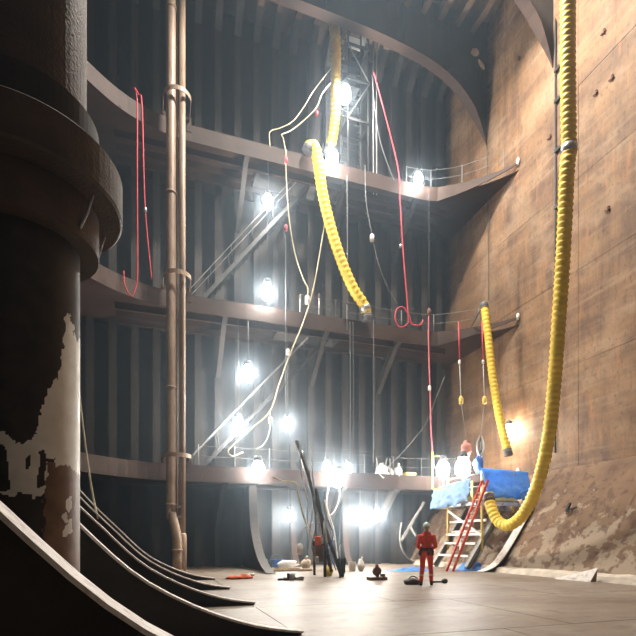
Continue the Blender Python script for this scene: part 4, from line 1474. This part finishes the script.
# cloth hung over its foot
c = px(341, 567, d=D - 0.25)
sheet('cloth', 'cloth_green', 'dark green cloth hung over the foot of the leaning mast',
      [c + Vector((0.19, 0.0, 0.34)), c + Vector((-0.17, 0.0, 0.3)), c + Vector((-0.06, -0.05, -0.3)), c + Vector((0.12, -0.05, -0.26))], 14, 12, 0.14, 3.3, droop=0.12, cat='cloth')
rope('cable', [(309, 470), (313, 500), (316, 525), (312, 548), (320, 560)], 0.02, 'wire_dark', 'dark cable twisted along the leaning mast', 'cable', d=17.75)
rope('cable', [(328, 520), (333, 535), (330, 552), (336, 570)], 0.02, 'bag_blue', 'blue cable hanging on the leaning mast', 'cable', d=17.5)
# small hanging lamp-shaped plug near it
rope('cable', [(313, 522), (305, 528), (301, 536), (300, 548)], 0.02, 'rope_white', 'short white plug cable dangling beside the drill mast', 'cable', d=17.9, ends=((300, 549, 0.2, 'rope_white', 'plug'),))


def lump(name, u, v, s, mat, label, cat, seed=0, amp=0.4, neck=True, group=None):
    p = fl(u, v)
    c = p + Vector((0, 0, s[2] * 0.9))
    root = thing(name, p, label, cat, group)
    MB().blob(c, s, 14, 9, amp, seed).build('body', mat, root, smooth=True)
    if neck:
        MB().tube([c + Vector((0, 0, s[2] * 0.8)), c + Vector((0.03, 0, s[2] * 1.15)), c + Vector((0.06, 0.02, s[2] * 1.35))], [s[0] * 0.3, s[0] * 0.12, s[0] * 0.25], 8).build('knot', mat, root, smooth=True)
    return root


def bucket(u, v, r, h, mat, label, hy=None):
    p = fl(u, v)
    root = thing('bucket', p, label, 'bucket')
    MB().lathe([(r * 0.8, 0.0), (r, h), (r * 1.06, h), (r * 1.06, h + 0.03), (r * 0.94, h + 0.03), (r * 0.76, 0.03)], p, 18).build('body', mat, root, smooth=False)
    pts = [p + Vector((r * math.cos(a), 0, h + r * 0.9 * math.sin(a))) for a in [math.pi * k / 8 for k in range(9)]]
    MB().tube(pts, 0.012, 5).build('handle', 'wire_grey', root)
    return root


lump('sack', 328.5, 576, (0.17, 0.15, 0.2), 'bag_yellow', 'yellow sack on the floor against the drill mast', 'sack', 1.0)
bucket(352, 571, 0.17, 0.36, 'bag_white', 'white bucket on the floor near the dark green cloth')
lump('sack', 361, 571, (0.14, 0.13, 0.26), 'bag_white', 'small white sack standing beside the white bucket', 'sack', 2.0)
bucket(276.5, 567.5, 0.3, 0.36, 'bag_blue', 'blue tub on the floor under the lamp beneath the lowest girder')
lump('sack', 287, 569, (0.42, 0.3, 0.22), 'bag_white', 'low white sack on the floor beside the blue tub', 'sack', 4.0, neck=False)
lump('sack', 306, 569.5, (0.22, 0.2, 0.26), 'plank_wood', 'beige sack on the floor behind the drill mast', 'sack', 5.0)
lump('sack', 268.5, 570.5, (0.16, 0.16, 0.24), 'cloth_green', 'dark sack on the floor beside the curved foot bracket', 'sack', 6.0)
# planks lying at the back
for i, (ua, ub, v, m_, lab) in enumerate(((272, 312, 571.5, 'plank_wood', 'long pale plank lying on the floor in front of the blue tub'),
                                         (292, 300, 566.5, 'bag_white', 'short white board lying on the floor behind the drill mast'))):
    a, c = fl(ua, v), fl(ub, v - 0.6)
    mb = MB()
    mb.bar(a + Vector((0, 0, 0.05)), c + Vector((0, 0, 0.05)), 0.24, 0.08)
    mb.bar(a + Vector((0, 0.1, 0.115)), a.lerp(c, 0.7) + Vector((0, 0.1, 0.115)), 0.18, 0.04)
    tag(mb.build('plank', m_, origin=a), lab, 'plank')

# orange-red rags and hose bits
p = fl(239, 579)
root = thing('rag_heap', p, 'orange-red heap of rags on the floor near the curved foot bracket', 'rags')
MB().blob(p + Vector((-0.15, 0, 0.05)), (0.24, 0.16, 0.08), 12, 7, 0.7, 1.0).build('rag', 'orange_red', root, smooth=True)
MB().blob(p + Vector((0.2, 0.05, 0.06)), (0.2, 0.14, 0.09), 12, 7, 0.8, 2.0).build('rag', 'orange_red', root, smooth=True)
MB().tube(catmull([p + Vector((-0.4, 0.1, 0.03)), p + Vector((0, -0.1, 0.04)), p + Vector((0.3, 0.0, 0.03)), p + Vector((0.5, 0.15, 0.03))], 0.06), 0.03, 7).build('hose', 'orange_red', root, smooth=True)
p = fl(251, 576)
tag(MB().blob(p + Vector((0, 0, 0.05)), (0.14, 0.1, 0.06), 12, 7, 0.5, 3.0).build('rag', 'bag_white', smooth=True, origin=p), 'small white rag on the floor beside the orange-red heap', 'rag')

# dark tool heap
p = fl(291, 580)
root = thing('tool_heap', p, 'heap of dark tools with splayed handles on the open floor', 'tools')
for (dx, dy, l, an, m_) in ((0, 0, 0.9, 0.1, 'tool_black'), (0.1, 0.06, 0.8, 0.5, 'tool_black'), (-0.1, -0.05, 0.6, -0.4, 'tool_black'), (0.05, -0.1, 0.7, 2.5, 'tool_rust'), (0, 0.1, 0.5, 1.3, 'galvanised')):
    e = Vector((math.cos(an), math.sin(an), 0)) * l / 2
    c = p + Vector((dx, dy, 0.032))
    MB().bar(c - e, c + e + Vector((0, 0, 0.03)), 0.06, 0.06).build('handle', m_, root)
MB().box((p.x - 0.12, p.y - 0.1, 0.03), (p.x + 0.12, p.y + 0.1, 0.22)).build('head', 'tool_black', root)
MB().blob(p + Vector((0.02, -0.1, 0.12)), (0.1, 0.08, 0.12), 12, 8, 0.3).build('grinder', 'galvanised', root, smooth=True)

# anchor-like clamp on a base plate
p = fl(377, 580)
root = thing('plate_clamp', p, 'rusty clamp with an upright disc on a flat base plate on the floor', 'clamp')
MB().box((p.x - 0.3, p.y - 0.15, 0.0), (p.x + 0.3, p.y + 0.15, 0.1)).build('base_plate', 'tool_rust', root)
MB().bar(p + Vector((0.02, 0, 0.08)), p + Vector((0.0, 0, 0.3)), 0.1, 0.08).build('neck', 'tool_rust', root)
MB().tube([p + Vector((0.0, -0.04, 0.28)), p + Vector((0.0, 0.04, 0.28))], 0.15, 16).build('disc', 'tool_rust', root, smooth=False)
MB().lathe([(0.03, 0.0), (0.07, 0.02), (0.05, 0.12), (0.01, 0.14)], p + Vector((0, 0, 0.38)), 10).build('knob', 'tool_rust', root)
MB().box((p.x + 0.16, p.y - 0.08, 0.1), (p.x + 0.26, p.y + 0.08, 0.2)).build('block', 'tool_rust', root)

# things beside the worker
p = fl(413, 584.5)
root = thing('tool_bag', p, 'black tool bag lying on the floor at the feet of the worker in red', 'bag')
MB().blob(p + Vector((0, 0, 0.085)), (0.31, 0.14, 0.1), 16, 9, 0.35, 8.0).build('body', 'tool_black', root, smooth=True)
MB().tube(catmull([p + Vector((-0.18, 0, 0.12)), p + Vector((-0.05, 0, 0.24)), p + Vector((0.08, 0, 0.22)), p + Vector((0.2, 0, 0.12))], 0.05), 0.018, 7).build('handle', 'tool_black', root, smooth=True)
p = fl(440, 583.5)
root = thing('hand_tool', p, 'black hand tool with a thick head lying beside the boots of the worker', 'tool')
MB().bar(p + Vector((-0.28, 0, 0.05)), p + Vector((0.1, 0, 0.05)), 0.05, 0.05).build('handle', 'tool_black', root)
MB().blob(p + Vector((0.16, 0, 0.07)), (0.11, 0.09, 0.075), 12, 8, 0.2).build('head', 'tool_black', root, smooth=True)

# loose triangular plate against the kerb
p = Vector((12.72, 12.05, 0))
root = thing('steel_plate', p, 'loose bent triangular steel plate lying against the foot of the rusty slope', 'plate')
MB().prism([[p + Vector((-0.1, 0.9, 0.01)), p + Vector((0.05, -0.35, 0.01)), p + Vector((0.35, -0.35, 0.42)), p + Vector((0.12, 0.3, 0.2))]], (0.02, 0.02, 0.02)).build('plate', 'flange_worn', root)
MB().prism([[p + Vector((0.05, -0.35, 0.01)), p + Vector((0.35, -0.35, 0.42)), p + Vector((0.35, -0.3, 0.01))]], (0.0, 0.03, 0.0)).build('gusset', 'tool_rust', root)
# hook on the slope
p = px(572, 511, X=15.1)
s = (p.z / HD.z)
q = hop_pt(s, p.y, 0.03)
root = thing('lashing_hook', q, 'black steel hook fixed on the rusty slope', 'hook')
MB().bar(q + Vector((0, 0.0, 0.28)), q - HD * 0.12 + HN * 0.12, 0.1, 0.08).build('shank', 'tool_black', root)
MB().bar(q - HD * 0.12 + HN * 0.14, q - HD * 0.1 + HN * 0.14 + Vector((0.1, -0.4, 0.1)), 0.05, 0.05).build('pin', 'tool_black', root)
MB().bar(q - HN * 0.03, q + HN * 0.03, 0.26, 0.26, up=HD).build('pad', 'tool_rust', root)

# things standing on the lowest girder
zs3 = ST_Z[2] - 0.34


def on_girder(u, Y):
    p = px(u, 470, Y=Y)
    p.z = zs3
    return p


p = on_girder(382, 21.9)
root = thing('tool_bag', p, 'white folded bags with upright handles on the lowest girder', 'bags')
MB().blob(p + Vector((0, 0, 0.42)), (0.34, 0.25, 0.44), 14, 9, 0.6, 1.5).build('bag', 'bag_white', root, smooth=True)
MB().blob(p + Vector((0.42, 0.05, 0.38)), (0.22, 0.2, 0.38), 14, 9, 0.5, 2.5).build('bag', 'galvanised', root, smooth=True)
for dx, tx in ((-0.2, -0.32), (0.1, 0.25), (0.45, 0.4)):
    MB().tube([p + Vector((dx, 0, 0.5)), p + Vector((tx, -0.05, 1.15))], 0.03, 7).build('handle', 'galvanised', root, smooth=True)
p = on_girder(398, 21.9)
lump2 = thing('sack', p, 'bright white sack on the lowest girder beside a yellow box', 'sack')
MB().blob(p + Vector((0, 0, 0.38)), (0.24, 0.2, 0.4), 14, 9, 0.35, 7.0).build('body', 'bag_white', lump2, smooth=True)
MB().tube([p + Vector((0, 0, 0.72)), p + Vector((0.02, 0, 0.86)), p + Vector((0.06, 0, 0.92))], [0.08, 0.04, 0.08], 8).build('knot', 'bag_white', lump2, smooth=True)
p = on_girder(409.5, 21.9)
root = thing('tool_box', p, 'yellow tool box with a handle on the lowest girder', 'box')
MB().box((p.x - 0.26, p.y - 0.15, p.z), (p.x + 0.26, p.y + 0.15, p.z + 0.42)).build('body', 'bag_yellow', root)
MB().box((p.x - 0.28, p.y - 0.17, p.z + 0.42), (p.x + 0.28, p.y + 0.17, p.z + 0.5)).build('lid', 'yellow_paint', root)
MB().tube([p + Vector((-0.12, 0, 0.5)), p + Vector((-0.1, 0, 0.6)), p + Vector((0.1, 0, 0.6)), p + Vector((0.12, 0, 0.5))], 0.018, 6).build('handle', 'tool_black', root)
# small things on the middle girder
for (u, h, lab) in ((300, 0.75, 'small pale post fitting on the middle girder beside a hanging lamp'), (319, 0.95, 'thin pale stanchion on the middle girder below the cream rope end'),
                    (347, 0.85, 'short brown-topped stanchion on the middle girder beside the curving yellow hose')):
    p = px(u, 310, Y=21.9)
    p.z = ST_Z[1] - 0.34
    root = thing('stanchion', p, lab, 'stanchion', 'stanchions on the middle girder')
    MB().tube([p, p + Vector((0, 0, h + 0.4))], 0.035, 8).build('post', 'galvanised', root, smooth=True)
    MB().lathe([(0.08, 0), (0.1, 0.02), (0.1, 0.1), (0.04, 0.14)], p, 12).build('socket', 'tool_rust', root)
    MB().lathe([(0.05, 0), (0.06, 0.02), (0.06, 0.16), (0.03, 0.2)], p + Vector((0, 0, h + 0.3)), 10).build('cap', 'tool_rust', root)

# ================================================================== the worker
P0 = fl(426.5, 585.3)
HEAD_ANG = math.radians(62)            # faces away from the camera, towards the back wall and slightly left
Rz = Matrix.Rotation(HEAD_ANG - math.pi / 2, 3, 'Z')   # local +Y is forward


def wl(x, y, z):
    return P0 + Rz @ Vector((x, y, z))


mb = MB()


def limb(pts, rs, seg=14):
    path, rad = [], []
    P = [Vector(p) for p in pts]
    for i in range(len(P) - 1):
        for k in range(6):
            t = k / 6
            path.append(P[i].lerp(P[i + 1], t))
            rad.append(rs[i] + (rs[i + 1] - rs[i]) * t)
    path.append(P[-1])
    rad.append(rs[-1])
    mb.tube([wl(*p) for p in path], rad, seg)
    for p, r in zip(pts, rs):
        mb.blob(wl(*p), (r, r, r), 12, 8)


# trunk
for (z, sx_, sy_, yo) in ((0.92, 0.17, 0.13, 0), (1.02, 0.165, 0.125, 0), (1.12, 0.155, 0.12, 0.005), (1.22, 0.165, 0.125, 0.01), (1.32, 0.18, 0.13, 0.01), (1.40, 0.175, 0.12, 0.005), (1.46, 0.13, 0.095, 0.0)):
    mb.blob(wl(0, yo, z), (sx_, sy_, 0.11), 18, 10, rot=HEAD_ANG - math.pi / 2)
limb([(0, 0, 1.45), (0.0, 0.015, 1.56)], [0.07, 0.058])
for s_ in (-1, 1):
    # legs, feet a little apart, one knee soft
    ft = 0.14 if s_ > 0 else 0.16
    fy = 0.06 if s_ > 0 else -0.10
    limb([(s_ * 0.09, 0, 0.93), (s_ * 0.12, fy * 0.5 + 0.03, 0.50), (s_ * ft, fy, 0.10)], [0.098, 0.07, 0.056])
    limb([(s_ * ft, fy - 0.04, 0.05), (s_ * (ft + 0.015), fy + 0.08, 0.045), (s_ * (ft + 0.025), fy + 0.17, 0.035)], [0.05, 0.05, 0.035])
    # arms: elbows out, hands brought to the front of the waist
    sh_, el, wr = (s_ * 0.19, 0, 1.40), (s_ * 0.25, -0.04, 1.12), (s_ * 0.13, 0.20, 1.02)
    limb([sh_, el, wr], [0.072, 0.056, 0.04])
    # hand: palm, four curled fingers, a thumb from its side
    w = Vector(wr)
    dirn = (Vector(wr) - Vector(el)).normalized()
    inn = Vector((-s_, 0.2, 0)).normalized()
    palm = w + dirn * 0.06
    limb([tuple(w), tuple(palm), tuple(palm + dirn * 0.03)], [0.036, 0.038, 0.034], 10)
    for f_, ln in enumerate((0.075, 0.085, 0.08, 0.062)):
        b0_ = palm + dirn * 0.035 + Vector((0, 0, 0.028 - 0.019 * f_))
        k1 = b0_ + dirn * ln * 0.5
        k2 = k1 + (dirn * 0.3 + inn * 0.7).normalized() * ln * 0.35
        k3 = k2 + (inn * 0.8 - dirn * 0.4).normalized() * ln * 0.3
        limb([tuple(b0_), tuple(k1), tuple(k2), tuple(k3)], [0.0105, 0.0105, 0.0095, 0.008], 8)
    t0_ = w + dirn * 0.03 + Vector((0, 0, 0.03))
    limb([tuple(t0_), tuple(t0_ + dirn * 0.03 + inn * 0.03 + Vector((0, 0, 0.02))), tuple(t0_ + dirn * 0.06 + inn * 0.045 + Vector((0, 0, 0.015)))], [0.014, 0.012, 0.009], 8)
# head, bowed a little, with face
mb.blob(wl(0.0, 0.03, 1.665), (0.076, 0.095, 0.115), 20, 14, rot=HEAD_ANG - math.pi / 2)
mb.blob(wl(0.0, 0.06, 1.60), (0.055, 0.065, 0.055), 16, 10, rot=HEAD_ANG - math.pi / 2)
mb.blob(wl(0.0, 0.128, 1.65), (0.014, 0.022, 0.026), 10, 8, rot=HEAD_ANG - math.pi / 2)
mb.blob(wl(0.0, 0.115, 1.607), (0.026, 0.014, 0.010), 10, 8, rot=HEAD_ANG - math.pi / 2)
for s_ in (-1, 1):
    mb.blob(wl(s_ * 0.078, 0.02, 1.655), (0.012, 0.022, 0.034), 10, 8, rot=HEAD_ANG - math.pi / 2)
me = bpy.data.meshes.new('person')
me.from_pydata([tuple(Vector(v) - P0) for v in mb.v], [], mb.f)
me.update()
tmp = bpy.data.objects.new('person_tmp', me)
COL.objects.link(tmp)
rm = tmp.modifiers.new('r', 'REMESH')
rm.mode = 'VOXEL'
rm.voxel_size = 0.011
sm = tmp.modifiers.new('s', 'SMOOTH')
sm.iterations = 3
sm.factor = 0.5
dg = bpy.context.evaluated_depsgraph_get()
dg.update()
body_me = bpy.data.meshes.new_from_object(tmp.evaluated_get(dg))
bpy.data.objects.remove(tmp)
body_me.materials.clear()
for m_ in ('coverall_red', 'skin', 'boot_black', 'glove_grey'):
    body_me.materials.append(MATS[m_])
Ri = Rz.inverted()
for pl in body_me.polygons:
    c = Ri @ pl.center
    k = 0
    if c.z > 1.535:
        k = 1
    elif c.z < 0.13:
        k = 2
    elif 0.92 < c.z < 1.12 and c.y > 0.185:
        k = 3
    pl.material_index = k
    pl.use_smooth = True
worker = thing('person', P0, 'worker in a red coverall and pale helmet standing with hands at the waist', 'person')
bo = bpy.data.objects.new('body', body_me)
COL.objects.link(bo)
bo.parent = worker
ORG[bo.name] = P0
# helmet with brim, goggles strap, belt, reflective bands
mb = MB()
hc = wl(0.0, 0.025, 1.70)
o = len(mb.v)
seg, rings = 22, 8
for i in range(rings + 1):
    th = math.pi / 2 * i / rings
    for k in range(seg):
        ph = 2 * math.pi * k / seg
        q = Rz @ Vector((0.098 * math.sin(th) * math.cos(ph), 0.122 * math.sin(th) * math.sin(ph), 0.118 * math.cos(th)))
        mb.v.append(tuple(hc + q))
for i in range(rings):
    for k in range(seg):
        k2 = (k + 1) % seg
        mb.f.append((i * seg + k, (i + 1) * seg + k, (i + 1) * seg + k2, i * seg + k2))
helmet = mb.build('helmet', 'helmet_green', worker, smooth=True)
mb = MB()
for zz in (0.0, -0.012):
    for rr in (0.9, 1.0):
        for k in range(seg):
            ph = 2 * math.pi * k / seg
            ex = 0.05 if math.sin(ph) > 0.3 else 0.012
            s1, s2 = (0.098, 0.122) if rr < 1 else (0.098 + 0.012, 0.122 + ex)
            mb.v.append(tuple(hc + Rz @ Vector((s1 * math.cos(ph), s2 * math.sin(ph), zz))))
for k in range(seg):
    k2 = (k + 1) % seg
    a, b_, c, d = 0, seg, 2 * seg, 3 * seg
    mb.f += [(a + k, a + k2, b_ + k2, b_ + k), (c + k, d + k, d + k2, c + k2), (b_ + k, b_ + k2, d + k2, d + k), (a + k, c + k, c + k2, a + k2)]
mb.build('brim', 'helmet_green', helmet, smooth=False)
mb = MB()
for s_ in (-1, 1):
    mb.blob(wl(s_ * 0.03, 0.118, 1.672), (0.014, 0.01, 0.009), 8, 6)
mb.build('eyes', 'tool_black', worker, smooth=True)


def oval_band(z, a, c, h, nm, mat, cx=0.0, cyy=0.0):
    mb = MB()
    n = 24
    for zz in (z - h / 2, z + h / 2):
        for k in range(n):
            t = 2 * math.pi * k / n
            mb.v.append(tuple(wl(cx + a * math.cos(t), cyy + c * math.sin(t), zz)))
    for k in range(n):
        k2 = (k + 1) % n
        mb.f.append((k, k2, n + k2, n + k))
    mb.f += [tuple(range(n)), tuple(range(n, 2 * n))]
    return mb.build(nm, mat, worker, smooth=False)


bl = oval_band(1.03, 0.178, 0.138, 0.09, 'tool_belt', 'belt_dark')
for (x, y) in ((-0.17, -0.06), (0.17, -0.05), (0.06, -0.145)):
    q = wl(x, y, 0.94)
    MB().blob(q, (0.055, 0.05, 0.09), 10, 8, 0.2, x).build('pouch', 'belt_dark', bl, smooth=True)
oval_band(0.30, 0.072, 0.076, 0.05, 'reflective_band', 'band_silver', 0.133, 0.066)
oval_band(0.30, 0.072, 0.076, 0.05, 'reflective_band', 'band_silver', -0.146, -0.055)
